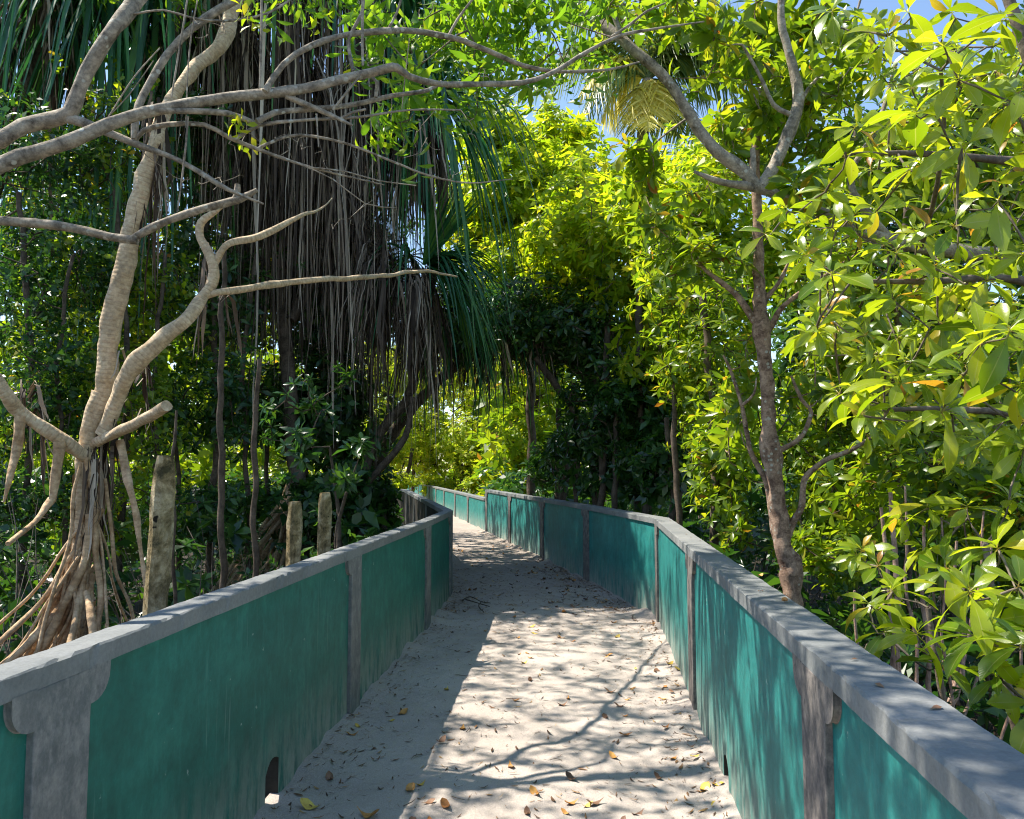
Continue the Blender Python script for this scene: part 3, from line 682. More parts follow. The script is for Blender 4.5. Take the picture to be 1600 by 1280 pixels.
# ------------------------------------------------------------------ the grey arching branches over the corner
tA = [K([(-420, 700, 3.0, 24), (-200, 380, 3.1, 18), (-70, 250, 3.2, 14), (0, 221, 3.2, 12), (37, 197, 3.25, 12), (75, 188, 3.3, 12.5), (109, 177, 3.3, 12), (124, 139, 3.3, 11), (150, 86, 3.3, 11.5), (180, 41, 3.3, 11.5), (214, 0, 3.4, 13), (270, -90, 3.5, 12), (300, -300, 3.7, 10)]),
      K([(100, 183, 3.3, 9), (130, 192, 3.3, 8), (169, 208, 3.3, 6), (206, 223, 3.3, 5.5), (262, 243, 3.3, 4), (300, 262, 3.3, 3.8), (356, 296, 3.3, 3.5), (412, 319, 3.35, 1.6)]),
      K([(-420, 700, 2.9, 24), (-220, 480, 2.9, 20), (-90, 320, 3.0, 14), (0, 259, 3.05, 12), (56, 238, 3.1, 12), (112, 219, 3.1, 11.5), (169, 195, 3.15, 10.5), (225, 176, 3.2, 10), (300, 161, 3.25, 9), (375, 150, 3.3, 8.5), (450, 143, 3.35, 8), (525, 127, 3.4, 7.5), (600, 108, 3.45, 7.5), (620, 106, 3.45, 6.5), (640, 120, 3.5, 5), (687, 131, 3.6, 4.8), (762, 131, 3.8, 4.4), (819, 129, 3.9, 4), (867, 112, 4, 3.7), (912, 84, 4.1, 3.2), (969, 56, 4.2, 2.8), (1025, 45, 4.3, 2), (1100, 34, 4.4, 1.2)]),
      K([(414, 143, 3.3, 5), (442, 101, 3.35, 5), (487, 71, 3.4, 4.8), (544, 54, 3.5, 4.6), (610, 48, 3.6, 5), (650, 49, 3.7, 4.8), (710, 60, 3.8, 4.5), (762, 79, 3.9, 4), (819, 103, 4, 3.5), (875, 112, 4.1, 2.8), (950, 109, 4.2, 2.2), (999, 97, 4.3, 1.3)]),
      K([(208, 223, 3.3, 4.5), (225, 204, 3.3, 4.5), (262, 195, 3.3, 4.2), (319, 195, 3.3, 3.8), (356, 214, 3.35, 3.5), (405, 234, 3.4, 3), (487, 262, 3.5, 1.8), (600, 289, 3.7, 1)]),
      K([(240, 172, 3.2, 5), (307, 174, 3.25, 5), (356, 177, 3.3, 4.8), (405, 196, 3.35, 4.2)]),
      K([(401, 190, 3.3, 4.8), (430, 176, 3.35, 4.6), (469, 172, 3.4, 4.2), (544, 165, 3.5, 4), (612, 150, 3.6, 3.8), (669, 141, 3.7, 3.2), (690, 128, 3.75, 2.6)]),
      K([(368, 218, 3.35, 3), (405, 196, 3.35, 2.8), (470, 188, 3.4, 2.4), (560, 183, 3.5, 2), (640, 172, 3.6, 1.6), (720, 172, 3.7, 1.1)]),
      K([(446, 150, 3.35, 4.2), (499, 172, 3.4, 4), (530, 186, 3.4, 3.2), (551, 196, 3.4, 1.6)]), K([(532, 186, 3.4, 2.6), (550, 176, 3.4, 2.4), (572, 171, 3.4, 1.8)]),
      K([(405, 231, 3.4, 2.2), (432, 219, 3.4, 2.4), (469, 211, 3.45, 2.4), (540, 224, 3.5, 2.1), (612, 252, 3.6, 1.8), (669, 274, 3.7, 1.5), (732, 286, 3.8, 1.1), (800, 280, 3.9, .7)]),
      K([(210, 218, 3.3, 6), (213, 180, 3.3, 6), (224, 148, 3.35, 6), (262, 84, 3.4, 6), (300, 45, 3.45, 6), (345, 13, 3.5, 6.5), (400, -20, 3.55, 7), (480, -110, 3.7, 7)]),
      K([(210, 22, 3.35, 2), (255, 16, 3.35, 1.6), (300, 28, 3.4, 1.8), (350, 33, 3.45, 2), (420, 20, 3.5, 1.8), (480, -20, 3.6, 2)]),
      K([(487, 262, 3.5, 1.3), (540, 268, 3.55, 1.2), (590, 282, 3.6, 1), (650, 290, 3.7, .8)]), K([(440, 245, 3.45, 1.2), (520, 280, 3.5, 1), (570, 318, 3.6, .9), (620, 325, 3.7, .6)]),
      K([(552, 112, 3.45, 3), (545, 60, 3.5, 2.8), (566, 20, 3.5, 2.8), (568, -40, 3.5, 2.5)]), K([(700, 58, 3.8, 2.4), (715, 30, 3.8, 2), (745, -10, 3.8, 1.8)]), K([(605, 48, 3.6, 2.4), (620, 20, 3.6, 2), (632, -20, 3.6, 2)]),
      K([(955, 58, 4.2, 2.4), (985, 38, 4.2, 2.2), (1010, 18, 4.2, 1.8), (1040, 5, 4.2, 1.4)]), K([(587, 152, 3.5, 3), (589, 128, 3.5, 2.8), (576, 118, 3.5, 2.4)]), K([(520, 172, 3.4, 2.2), (545, 140, 3.4, 2), (562, 120, 3.4, 1.6)])]
tB = [K([(-300, 380, 3.6, 12), (-100, 340, 3.6, 9), (0, 345, 3.6, 7.5), (56, 349, 3.6, 7.5), (112, 356, 3.6, 7), (169, 369, 3.6, 6.5), (215, 376, 3.6, 6.5)]),
      K([(205, 374, 3.6, 5), (225, 362, 3.6, 6.2), (262, 345, 3.6, 6), (319, 326, 3.6, 6), (375, 311, 3.6, 6), (402, 297, 3.6, 3.5)]), K([(366, 316, 3.6, 4.5), (370, 302, 3.6, 5), (371, 288, 3.6, 4)])]
tipsA, axA = tips_in([((-1.5, 2.2, 5.3), (1.1, .9, .4), 30), ((-4.2, 10.5, 8), (2, 1.6, 1.0), 120)])  # first blob: unseen leaves added to shade the near coping
n_ = 620; tg = np.stack([-1.0 + 2.8 * RN.random(n_), 3.0 + 6.3 * RN.random(n_)], -1); hz = np.maximum(5.2, 2.3 + .68 * tg[:, 1]) + 1.3 * RN.random(n_)  # out-of-view sprays, laid out up the sun direction to dapple the path
m_ = 190; tg = np.concatenate([tg, np.stack([.55 + .75 * RN.random(m_) + 1.08 * .568, .9 + 2.3 * RN.random(m_) - 1.08 * .154], -1)]); hz = np.concatenate([hz, 5.0 + .8 * RN.random(m_)]); n_ += m_  # more unseen sprays, added to keep the near coping in shade
tu = np.stack([tg[:, 0] - .568 * hz, tg[:, 1] + .154 * hz, hz], -1); tipsA = np.concatenate([tipsA, tu]); axA = np.concatenate([axA, unit(RN.normal(size=(n_, 3)) * .5 + A(.2, 0, -.9))])
t2, a2 = tips_in([BL(640, 30, 4.6, 130, 70, .5, 62), BL(750, 90, 4.8, 120, 90, .5, 80), BL(560, 40, 4.4, 60, 60, .4, 16), BL(850, 40, 4.9, 110, 80, .5, 84), BL(960, 20, 5, 60, 40, .4, 10), BL(660, 150, 4.5, 70, 60, .4, 24), BL(430, 10, 4.3, 60, 40, .3, 6)])
a2 = unit(a2 * A(1, 1, .3) + A(0, 0, -.55)); bark_tw = tipsA
t4, a4 = tips_in([BL(480, 190, 3.5, 170, 60, .25, 34), BL(650, 230, 3.7, 120, 70, .25, 26), BL(330, 60, 3.5, 120, 60, .2, 16), BL(540, 330, 3.6, 80, 40, .2, 8), BL(820, 110, 4.1, 140, 70, .3, 22), BL(300, 290, 3.5, 100, 40, .2, 8)])
trA = tree('arching_tree', 'tree of grey lichened branches arching across the sky above the screw pine', 'tree', tA + [K([(270, -90, 3.5, 10), (200, -420, 4.2, 10), (100, -700, 5.2, 8), (0, -800, 6.5, 6)]), K([(-70, 250, 3.2, 13), (-300, -200, 3.4, 12), (-350, -600, 4.2, 9), (-200, -620, 6.5, 7)])], B_GREY,
     np.concatenate([tipsA, t2]), np.concatenate([axA, a2]), SPR_LAN, np.concatenate([np.full(len(tipsA), .26), np.full(len(t2), .24)]), L_LAN, base=(-4.3, 2.9, 0), tw=(.0022, .004), sides=10, rough=.13, tmat=B_TWIG, extra=lambda mb: twigs(mb, [crom(q_, .1) for q_ in tA[2:17]], t4, unit(a4 + A(.3, 0, -.5)), .0009, .0018, 4))
# a few yellow-green leaf sprays low on the arch
t3 = np.array([P(375, 25, 3.4), P(395, 45, 3.4), P(365, 178, 3.3), P(385, 195, 3.3), P(350, 190, 3.3), P(375, 235, 3.4), P(548, 85, 3.5), P(495, 20, 3.5)])
tree('bare_branch', 'bare grey branch crossing the pale ringed trunk, ending in a cut stub', 'branch', tB, B_GREY, None, None, None, 0, None, base=(-3, 3.6, 0), sides=10, rough=.13)
rootA = trA.location
for q_ in t3:
    mb = MB(); instance(mb, SPR_OVL, q_[None], unit(RN.normal(size=(1, 3)) + A(0, 0, -.4)), .12); mb.build('leaf_spray', L_BRI, trA, tuple(rootA))
# aerial roots dangling from the arch
hang = [((567, -20), (566, 60), (567, 103), 3.45, 2.6), ((409, -20), (408, 70), (406, 138), 3.3, 2.2), ((296, -20), (283, 60), (268, 152), 3.2, 1.6), ((312, -20), (296, 80), (290, 200), 3.25, 1.2), ((294, 182), (288, 250), (277, 332), 3.25, 1.7),
        ((495, 178), (496, 205), (498, 230), 3.4, 1.3), ((640, 60), (633, 120), (628, 170), 3.7, .9), ((612, 150), (612, 170), (611, 190), 3.6, .8), ((165, 190), (210, 120), (250, 75), 3.2, 1.2), ((240, 95), (200, 150), (165, 187), 3.25, .9)]
for a_, b_, c_, d_, r_ in hang:
    mb = MB(); tube(mb, K([(*a_, d_, r_), (*b_, d_, r_), (*c_, d_, r_ * .8)]), 6, .05, .1); mb.build('aerial_root', B_GREY, trA, tuple(rootA))

# ------------------------------------------------------------------ screw pines with hanging skirts of dead leaves
def skirted(label, trunks, heads, greens, base, roots=0, rr=.9, extra=None, k=1.4, bark=None):
    r = empty('skirted_screw_pine', base); tag(r, label, 'tree', 'screw pines hung with dead leaves')
    mb = MB()
    for t_ in trunks: tube(mb, K([(a, b_, d * k, r_) for a, b_, d, r_ in t_]), 10, .07, .12)
    mb.build('trunk', bark or B_DRK, r, base)
    mb = MB()
    for px, py, d, n, L, rad in heads: head_dead(mb, P(px, py, d * k), int(n * .85), L * k * 1.1, .0078 * k, rad * k, .3 * k)
    for px, py, d, n, L, rad in heads:
        head_dead(mb, P(px, py, d * k - rad * .8), int(n * .12), L * k * 1.15, .0125 * k, rad * k * 1.1, .4 * k)
    mb.build('dead_leaves', L_DEAD, r, base)
    mb = MB()
    for px, py, d, n, L, el, b in greens: head_green(mb, P(px, py, d * k), n, L * k, .02 * k, el, b)
    if extra: extra(mb)
    mb.build('crown', L_PAN, r, base)
    for k in range(roots):
        ang = math.radians(200) + RN.normal() * .9; z0 = .6 + .9 * RN.random()
        q = MB(); tube(q, root_pts(np.asarray(base), z0, ang, .7 + rr * RN.random(), .02 + .018 * RN.random(), .15, .12), 7, .07, .1); q.build('stilt_root', B_ROOT, r, base)
    return r
b2 = P(455, 800, 11.5); b2[2] = GZ
skirted('screw pine behind the wall, its long brown dead leaves hanging like a curtain', [[(470, 900, 7.2, 14), (465, 760, 7.2, 14), (455, 640, 7.3, 12), (440, 400, 7.4, 11), (450, 100, 7.5, 11), (470, -100, 7.5, 10)], [(455, 500, 7.3, 9), (520, 380, 7.5, 8), (580, 240, 7.6, 8), (600, 120, 7.7, 8)]],
    [(430, -80, 7.2, 420, 3.0, .5), (520, -60, 7.5, 420, 3.0, .5), (370, 60, 7.0, 260, 2.5, .38), (470, 110, 7.2, 340, 2.4, .42), (560, 130, 7.6, 380, 2.5, .45), (620, 40, 7.9, 300, 2.3, .4), (420, 230, 7.4, 260, 2.0, .35), (520, 300, 7.7, 280, 1.7, .38), (365, -60, 7.4, 200, 2.6, .35)],
    [(430, -110, 7.2, 60, 1.5, (-30, 80), None), (540, -80, 7.5, 70, 1.6, (-30, 80), None), (640, 10, 7.9, 120, 1.5, (-40, 75), (.12, 0, -.05))], b2, 26, 1.0, None, 1.6)
b3 = P(600, 800, 12.3); b3[2] = GZ
def fan(mb):
    head_green(mb, P(668, 415, 11.5), 120, 1.5, .019, (-25, 35), (.22, -.05, 0), .9, (0.0, 2.4))
    n = 13; c = P(664, 415, 11.3); s = np.linspace(0, 1, 6)[None]; a = np.radians(np.linspace(48, 86, n)); l = 1.15 + .14 * RN.random(n)
    C = np.stack([c[0] + l[:, None] * np.cos(a)[:, None] * s, c[1] + 0 * s - .1 * s * RN.random((n, 1)), c[2] + l[:, None] * np.sin(a)[:, None] * s], -1)
    ribbons(mb, C, np.full((n, 6), .042) * np.clip(1.2 - s ** 4, .1, 1), np.tile(A(.3, .8, 0), (n, 1)), .5)
skirted('screw pine with a stiff green leaf fan above the path, drooping straps at its side', [[(560, 860, 8.8, 8), (572, 730, 8.8, 8), (600, 668, 8.8, 7.5), (640, 615, 8.7, 7), (655, 520, 8.5, 7), (665, 420, 8.3, 6)], [(570, 760, 8.5, 5), (596, 730, 8.5, 5.5), (620, 703, 8.4, 5.5), (637, 672, 8.4, 5), (645, 620, 8.4, 4.5)], [(655, 540, 8.5, 8), (690, 330, 8.6, 8), (690, 160, 8.6, 8)]],
    [(600, 400, 8.3, 330, 1.5, .38), (650, 440, 8.3, 260, 1.35, .25), (640, 190, 8.6, 340, 1.9, .4), (560, 350, 8.6, 220, 1.9, .4)],
    [(680, 150, 8.6, 150, 1.6, (-40, 70), (.15, 0, -.08)), (650, 60, 8.8, 80, 1.6, (-30, 70), None), (640, 400, 8.3, 26, 1.0, (-60, 30), None)], b3, 0, 1, fan)
b4 = P(560, 800, 14.4); b4[2] = GZ
skirted('dark screw pine overhanging the bend of the path, fringed below with black leaves', [[(575, 800, 12.5, 9), (600, 700, 12.5, 9), (680, 600, 12.3, 8), (760, 540, 12, 8)]],
    [(700, 520, 12, 300, 1.15, .55), (770, 530, 12, 300, 1.1, .55), (840, 520, 12.2, 220, 1.0, .5), (660, 540, 12, 200, 1.1, .4)],
    [(700, 500, 12, 90, 1.3, (-30, 70), None), (790, 490, 12, 90, 1.3, (-30, 70), None)], b4, k=1.15)
b5 = (-7.6, 10.9, GZ)
skirted('screw pine crown high behind the pale ringed trunk, straps hanging into view', [[(-40, 900, 6.2, 14), (-60, 500, 6.2, 12), (60, 100, 6.4, 12), (150, -100, 6.4, 11)]],
    [(60, -20, 6.2, 240, 1.5, .5), (-20, 20, 6.4, 220, 1.5, .45), (330, -20, 6.4, 300, 2.4, .45), (270, 40, 6.6, 160, 2.0, .35)],
    [(170, -50, 6.2, 150, 1.7, (-60, 60), None), (250, -40, 6.4, 120, 1.7, (-60, 60), None), (80, -60, 6.2, 70, 1.5, (-40, 60), None), (230, 60, 7, 60, 1.6, (-60, 40), None)], b5, k=1.75)

# ------------------------------------------------------------------ right side: trunk tree, long limb, broad leaves near
DT = 6.0
skR = [K([(1240, 1010, DT, 17), (1238, 916, DT, 15), (1237, 895, DT, 17), (1234, 880, DT, 17), (1222, 850, DT, 14), (1219, 822, DT, 14), (1211, 756, DT, 12.5), (1207, 720, DT, 15), (1205, 706, DT, 17), (1203, 690, DT, 14), (1201, 665, DT, 11), (1199, 611, DT, 11), (1194, 555, DT, 11), (1191, 528, DT, 12.5), (1190, 510, DT, 13.5), (1187, 470, DT, 10), (1186, 428, DT, 8.5), (1184, 350, DT, 8), (1180, 240, DT, 7), (1190, 100, DT, 6), (1180, -60, DT, 5)]),
       K([(1192, 512, DT, 7), (1178, 500, DT, 6), (1155, 466, DT, 5), (1127, 441, DT, 4.2), (1103, 423, DT, 2.8), (1085, 400, DT + .1, 2)]),
       K([(1195, 520, DT, 6), (1206, 508, DT, 5), (1225, 477, DT - .1, 4), (1277, 440, DT - .3, 3.3), (1340, 396, DT - .6, 2.5)]),
       K([(1190, 475, DT, 4), (1202, 461, DT, 3.5), (1220, 437, DT, 3), (1232, 410, DT, 2)]),
       K([(1208, 708, DT, 6), (1222, 702, DT, 4.5), (1253, 681, DT - .1, 3.8), (1267, 644, DT - .1, 3.4), (1253, 625, DT - .1, 3), (1236, 587, DT - .1, 1.8)]),
       K([(1226, 850, DT, 7), (1236, 822, DT, 5.5), (1253, 789, DT - .1, 4.8), (1258, 747, DT - .1, 4.4), (1291, 719, DT - .2, 4), (1328, 704, DT - .3, 3.5), (1366, 681, DT - .4, 2.2)]),
       K([(1234, 915, DT + .1, 6), (1211, 836, DT + .1, 5), (1198, 756, DT + .1, 4.6), (1173, 705, DT + .1, 4), (1159, 634, DT + .15, 3.2), (1141, 578, DT + .2, 2.4), (1130, 555, DT + .2, 1.5)]),
       K([(1159, 634, DT, 2.6), (1178, 615, DT, 1.8), (1182, 590, DT, 1.2)])]
tR, aR = tips_in([BL(1130, 50, 6, 110, 70, .7, 62), BL(1180, 150, 6.2, 90, 90, .8, 46), BL(1010, 20, 6.4, 70, 40, .6, 30), BL(1210, 220, 6.5, 70, 60, .5, 44), BL(1290, 200, 6.2, 80, 120, .7, 60), BL(1090, 440, 6.2, 90, 60, .5, 40), BL(1220, 20, 6, 90, 60, .7, 45), BL(1160, 620, 6.4, 60, 120, .5, 40), BL(1290, 470, 5.8, 90, 70, .5, 26), BL(1250, 600, 6.3, 60, 60, .5, 16), BL(1040, 330, 6.3, 80, 60, .5, 45)])
tree('knobbly_tree', 'slim tree with a reddish knobbly trunk standing just behind the sunlit coping', 'tree', skR, B_BRN, tR, aR, ROS_MED, .15, L_MED, tw=(.003, .006), sides=12, step=.035, rough=.16)
DL = 5.0
skL = [K([(1900, 640, DL, 18), (1760, 500, DL, 16), (1600, 409, DL, 13), (1525, 397, DL, 12.5), (1450, 386, DL, 12), (1375, 371, DL, 10.5), (1322, 349, DL, 10), (1244, 319, DL, 9), (1206, 300, DL, 8.5), (1180, 290, DL, 9), (1165, 270, DL, 10.5), (1124, 240, DL, 9.5), (1094, 206, DL, 9), (1064, 157, DL, 8.5), (1041, 124, DL, 8.5), (1000, 86, DL, 8.5), (952, 47, DL + .1, 8.5), (910, 14, DL + .2, 8), (870, -30, DL + .2, 7)]),
       K([(1190, 292, DL, 9), (1210, 259, DL, 10), (1229, 217, DL, 10), (1244, 176, DL, 10), (1247, 146, DL, 8.5), (1240, 109, DL, 7.5), (1229, 67, DL, 6.5), (1221, 37, DL, 6), (1221, -30, DL, 6)]),
       K([(1206, 300, DL, 8), (1170, 291, DL, 7.5), (1139, 287, DL, 6), (1110, 279, DL, 4.5), (1084, 268, DL, 2.5)]),
       K([(1250, 160, DL, 4), (1270, 130, DL, 3), (1310, 90, DL, 2.4), (1335, 30, DL, 2), (1350, -20, DL, 2)]), K([(1238, 180, DL, 4), (1210, 165, DL, 3.5), (1188, 120, DL, 3), (1160, 70, DL, 2)]),
       K([(1176, 285, DL, 5.5), (1177, 255, DL, 5), (1176, 232, DL, 4.5)]), K([(970, 58, DL, 5), (965, 40, DL, 4.5), (955, 15, DL, 3.5)]), K([(1390, 372, DL, 7), (1345, 320, DL, 6), (1330, 270, DL, 5), (1370, 200, DL, 4), (1400, 100, DL, 3)])]
tL, aL = tips_in([BL(1080, 30, 5, 120, 60, .6, 30), BL(1170, 110, 5.3, 90, 60, .5, 16), BL(1300, 90, 5.2, 100, 90, .7, 40), BL(1250, 330, 4.9, 120, 50, .4, 16), BL(1010, 250, 5.3, 50, 50, .3, 16), BL(1150, 200, 5.3, 60, 60, .5, 16), BL(1420, 300, 5.2, 100, 100, .5, 40)])
tree('leaning_tree', 'mottled grey limb sweeping left in front of the sky, splitting into two boughs', 'tree', skL, B_GREY, tL, aL, ROS_BIG, .14, L_MED, base=(4.6, DL, 0), tw=(.003, .006), sides=12, step=.04, rough=.12)

def rosettes(lst, axj=.3):
    pos = np.array([P(a, b, d) for a, b, d, s in lst]); sc = np.array([s for *_, s in lst])
    ax = unit(A(-.15, -.35, .75)[None] + RN.normal(size=(len(lst), 3)) * axj); return pos, ax, sc
low = [(1347, 862, 3.3, .15), (1408, 808, 3.4, .17), (1450, 794, 3.3, .19), (1511, 794, 3.2, .19), (1516, 922, 2.9, .19), (1394, 925, 3.1, .16), (1577, 784, 3.0, .19), (1433, 993, 2.7, .2), (1514, 930, 2.6, .2), (1591, 919, 2.6, .19), (1362, 948, 3.0, .15), (1372, 886, 3.2, .15), (1339, 868, 3.3, .12),
       (1530, 1000, 2.5, .2), (1597, 1013, 2.4, .2), (1448, 860, 3.3, .18), (1380, 990, 2.9, .13), (1470, 1040, 2.7, .13), (1560, 860, 2.8, .19), (1640, 960, 2.5, .2), (1560, 1060, 2.5, .15), (1600, 700, 3, .18), (1620, 1100, 2.4, .16), (1480, 890, 3.1, .18)]
upp = [(1476, 75, 2.9, .22), (1386, 56, 3.2, .19), (1334, 202, 3.1, .2), (1431, 180, 3.0, .22), (1502, 232, 3.0, .22), (1322, 247, 3.2, .19), (1195, 367, 3.3, .17), (1232, 330, 3.4, .17), (1300, 431, 3.1, .2), (1559, 315, 2.9, .2), (1401, 397, 3.3, .19), (1491, 356, 3.0, .21), (1499, 127, 2.9, .2), (1350, 525, 3.3, .18), (1275, 515, 3.4, .17),
       (1400, 470, 3.4, .18), (1402, 602, 3.0, .21), (1347, 650, 3.1, .2), (1335, 610, 3.2, .17), (1470, 645, 3.0, .2), (1505, 587, 3.0, .18), (1530, 540, 2.7, .22), (1577, 520, 2.6, .24), (1595, 607, 2.7, .21), (1560, 30, 3, .2), (1590, 150, 2.8, .22), (1440, 260, 3.2, .2), (1540, 440, 3.2, .19), (1450, 520, 3.4, .18), (1600, 400, 2.8, .2), (1370, 330, 3.4, .18), (1420, 20, 3.2, .2), (1300, 20, 3.4, .17), (1640, 260, 2.9, .2), (1260, 400, 3.5, .15), (1600, 660, 3, .2), (1290, 300, 3.4, .16), (1460, 420, 3.4, .18), (1540, 690, 3.3, .18)]
extra = [(1250 + 380 * RN.random(), 20 + 680 * RN.random() ** 1, 3.5 + 1.6 * RN.random(), .15 + .03 * RN.random()) for _ in range(200)]
extra = [e for e in extra if e[0] > 1290 + 90 * math.sin(e[1] * .01)]
for lst, nm, lb, sks in ((low, 'broadleaf_shrub', 'glossy broad leaved shrub with whorled leaves leaning over the lower end of the coping', [[(1640, 1420, 2.9, 12), (1600, 1200, 2.9, 8), (1560, 1000, 2.9, 6), (1540, 850, 3.1, 5)], [(1500, 1400, 3.1, 10), (1480, 1150, 3.0, 6), (1450, 950, 3.0, 4)]]),
                         (upp + extra, 'broadleaf_tree', 'broad leaved tree filling the upper corner with big yellow-green whorls', [[(1760, 1500, 3.9, 26), (1740, 900, 3.9, 20), (1700, 500, 3.8, 16), (1640, 200, 3.7, 12), (1560, -50, 3.7, 8)], [(1735, 760, 3.9, 12), (1620, 660, 3.6, 8), (1500, 640, 3.4, 5), (1380, 640, 3.3, 3.5)], [(1710, 520, 3.8, 12), (1600, 440, 3.6, 8), (1450, 440, 3.5, 5), (1330, 440, 3.4, 3.5)], [(1660, 260, 3.7, 10), (1560, 250, 3.5, 7), (1430, 240, 3.4, 5), (1330, 240, 3.4, 3)], [(1440, 385, 4, 4), (1462, 300, 3.6, 4), (1475, 200, 3.3, 3.4), (1470, 110, 3.1, 3)]])):
    pos, ax, sc = rosettes(lst); sc = sc * .86
    tree(nm, lb, 'shrub' if nm.endswith('shrub') else 'tree', [K(s_) for s_ in sks], B_TWIG, pos, ax, ROS_BIG, sc, L_BIG, tw=(.0028, .0045), sides=8, szv=.1)

# ------------------------------------------------------------------ the thicket on both sides, tree by tree
def bushy(name, label, cat, stems, blobs, tpls, scale, lmat, bark=None, group=None, thin=2, tw=(.003, .008)):
    t_, a_ = tips_in(blobs)
    b = P(*stems[0][0][:2], stems[0][0][2])
    sk_ = []
    for s_ in stems:
        k_ = K(s_); k0 = k_[0].copy(); k0[2] = GZ - .1; k0[3] *= 1.1
        if k_[0][2] > GZ: k_ = np.vstack([k0, k_])
        sk_.append(k_)
    return tree(name, label, cat, sk_, bark or B_DRK, t_, a_, tpls, scale, lmat, base=b, group=group, tw=tw, sides=7, step=.2, thin=thin, rough=.15, wob=.05)
gR = 'thicket trees behind the teal wall'; gL = 'thicket trees behind the green wall'
bushy('mangrove_tree', 'leafy mangrove behind the broad leaved shrub, whorled leaves mid height', 'tree', [[(1420, 900, 7.5, 7), (1400, 600, 7.5, 6), (1420, 300, 7.6, 5)], [(1540, 900, 7.5, 8), (1520, 500, 7.5, 6), (1530, 150, 7.5, 5)]],
      [BL(1400, 560, 7.6, 130, 190, 1.0, 330), BL(1520, 260, 7.8, 150, 200, 1.1, 380), BL(1560, 640, 7.5, 120, 180, 1.0, 260), BL(1380, 250, 8, 90, 120, .8, 130), BL(1450, 780, 6.2, 170, 110, .7, 200), BL(1590, 880, 5.5, 80, 120, .6, 90)], ROS_MED, .15, L_MED, group=gR)
bushy('mangrove_tree', 'leafy mangrove between the knobbly trunk and the bend of the teal wall', 'tree', [[(1120, 850, 8.5, 7), (1110, 600, 8.5, 6), (1090, 400, 8.6, 5)], [(1060, 800, 9, 5), (1050, 600, 9, 4)]],
      [BL(1100, 560, 8.8, 90, 150, .9, 300), BL(1130, 760, 8.2, 60, 110, .7, 170), BL(1060, 430, 9.5, 90, 90, 1, 200), BL(1290, 760, 8, 110, 110, .8, 260), BL(1310, 880, 7, 70, 60, .5, 90), BL(1300, 600, 8, 90, 90, .7, 200), BL(1290, 420, 8.4, 80, 100, .7, 160)], ROS_MED, .125, L_MED, group=gR)
bushy('mangrove_tree', 'tall small leaved tree, bright and sunlit, above the bend of the teal wall', 'tree', [[(1010, 800, 12, 8), (1000, 600, 12, 7), (1000, 300, 12, 5)], [(940, 790, 12.5, 6), (950, 500, 12.5, 5)], [(1060, 800, 12, 6), (1070, 480, 12, 5)]],
      [BL(1000, 400, 12.5, 100, 110, 1.4, 620), BL(900, 380, 13.5, 90, 110, 1.5, 520), BL(1100, 330, 12, 90, 100, 1.3, 420), BL(1040, 560, 12, 100, 110, 1.2, 420), BL(1180, 430, 12, 90, 120, 1.2, 360), BL(1090, 250, 13, 80, 50, 1, 150)], ROS_SML, .17, L_BRI, group=gR, thin=4)
bushy('mangrove_tree', 'sunlit bright green treetop rounded up against the sky, left of the palm', 'tree', [[(830, 800, 17, 7), (830, 500, 17, 6), (840, 300, 17, 5)]],
      [BL(800, 310, 17, 90, 110, 1.8, 700), BL(900, 300, 17, 90, 70, 1.8, 600), BL(740, 330, 18, 70, 100, 1.6, 380), BL(1010, 300, 17, 60, 60, 1.4, 300), BL(840, 440, 16, 130, 80, 1.6, 620), BL(770, 215, 17, 70, 50, 1.4, 330), BL(870, 215, 18, 60, 40, 1.4, 220)], ROS_SML, .2, L_BRI, thin=5)
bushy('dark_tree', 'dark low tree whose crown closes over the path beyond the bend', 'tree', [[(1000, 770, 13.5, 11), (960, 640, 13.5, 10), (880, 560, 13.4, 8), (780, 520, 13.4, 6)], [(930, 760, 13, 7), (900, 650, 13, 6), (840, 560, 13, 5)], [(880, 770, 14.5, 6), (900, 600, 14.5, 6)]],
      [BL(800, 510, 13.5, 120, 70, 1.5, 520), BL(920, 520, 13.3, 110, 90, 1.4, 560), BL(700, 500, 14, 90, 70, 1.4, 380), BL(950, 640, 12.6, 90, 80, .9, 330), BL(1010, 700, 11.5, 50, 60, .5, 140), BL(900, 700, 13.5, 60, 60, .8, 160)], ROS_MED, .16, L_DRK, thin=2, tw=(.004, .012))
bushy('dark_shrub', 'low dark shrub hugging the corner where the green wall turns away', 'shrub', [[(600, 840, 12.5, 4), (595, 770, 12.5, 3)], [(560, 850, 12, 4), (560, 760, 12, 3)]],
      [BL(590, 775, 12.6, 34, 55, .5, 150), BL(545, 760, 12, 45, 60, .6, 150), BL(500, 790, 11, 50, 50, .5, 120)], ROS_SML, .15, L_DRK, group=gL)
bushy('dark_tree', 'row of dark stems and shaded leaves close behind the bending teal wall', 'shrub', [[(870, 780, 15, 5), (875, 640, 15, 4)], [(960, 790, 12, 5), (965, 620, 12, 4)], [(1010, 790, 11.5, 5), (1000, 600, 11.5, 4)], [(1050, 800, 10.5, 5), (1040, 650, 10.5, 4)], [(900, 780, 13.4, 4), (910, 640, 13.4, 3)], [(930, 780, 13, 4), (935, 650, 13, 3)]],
      [BL(1040, 740, 10.8, 50, 60, .5, 150), BL(960, 740, 12.8, 70, 50, .6, 160), BL(860, 730, 15.5, 50, 50, .8, 130), BL(1000, 640, 11.5, 60, 60, .6, 150)], ROS_SML, .16, L_DRK, group=gR, thin=2)
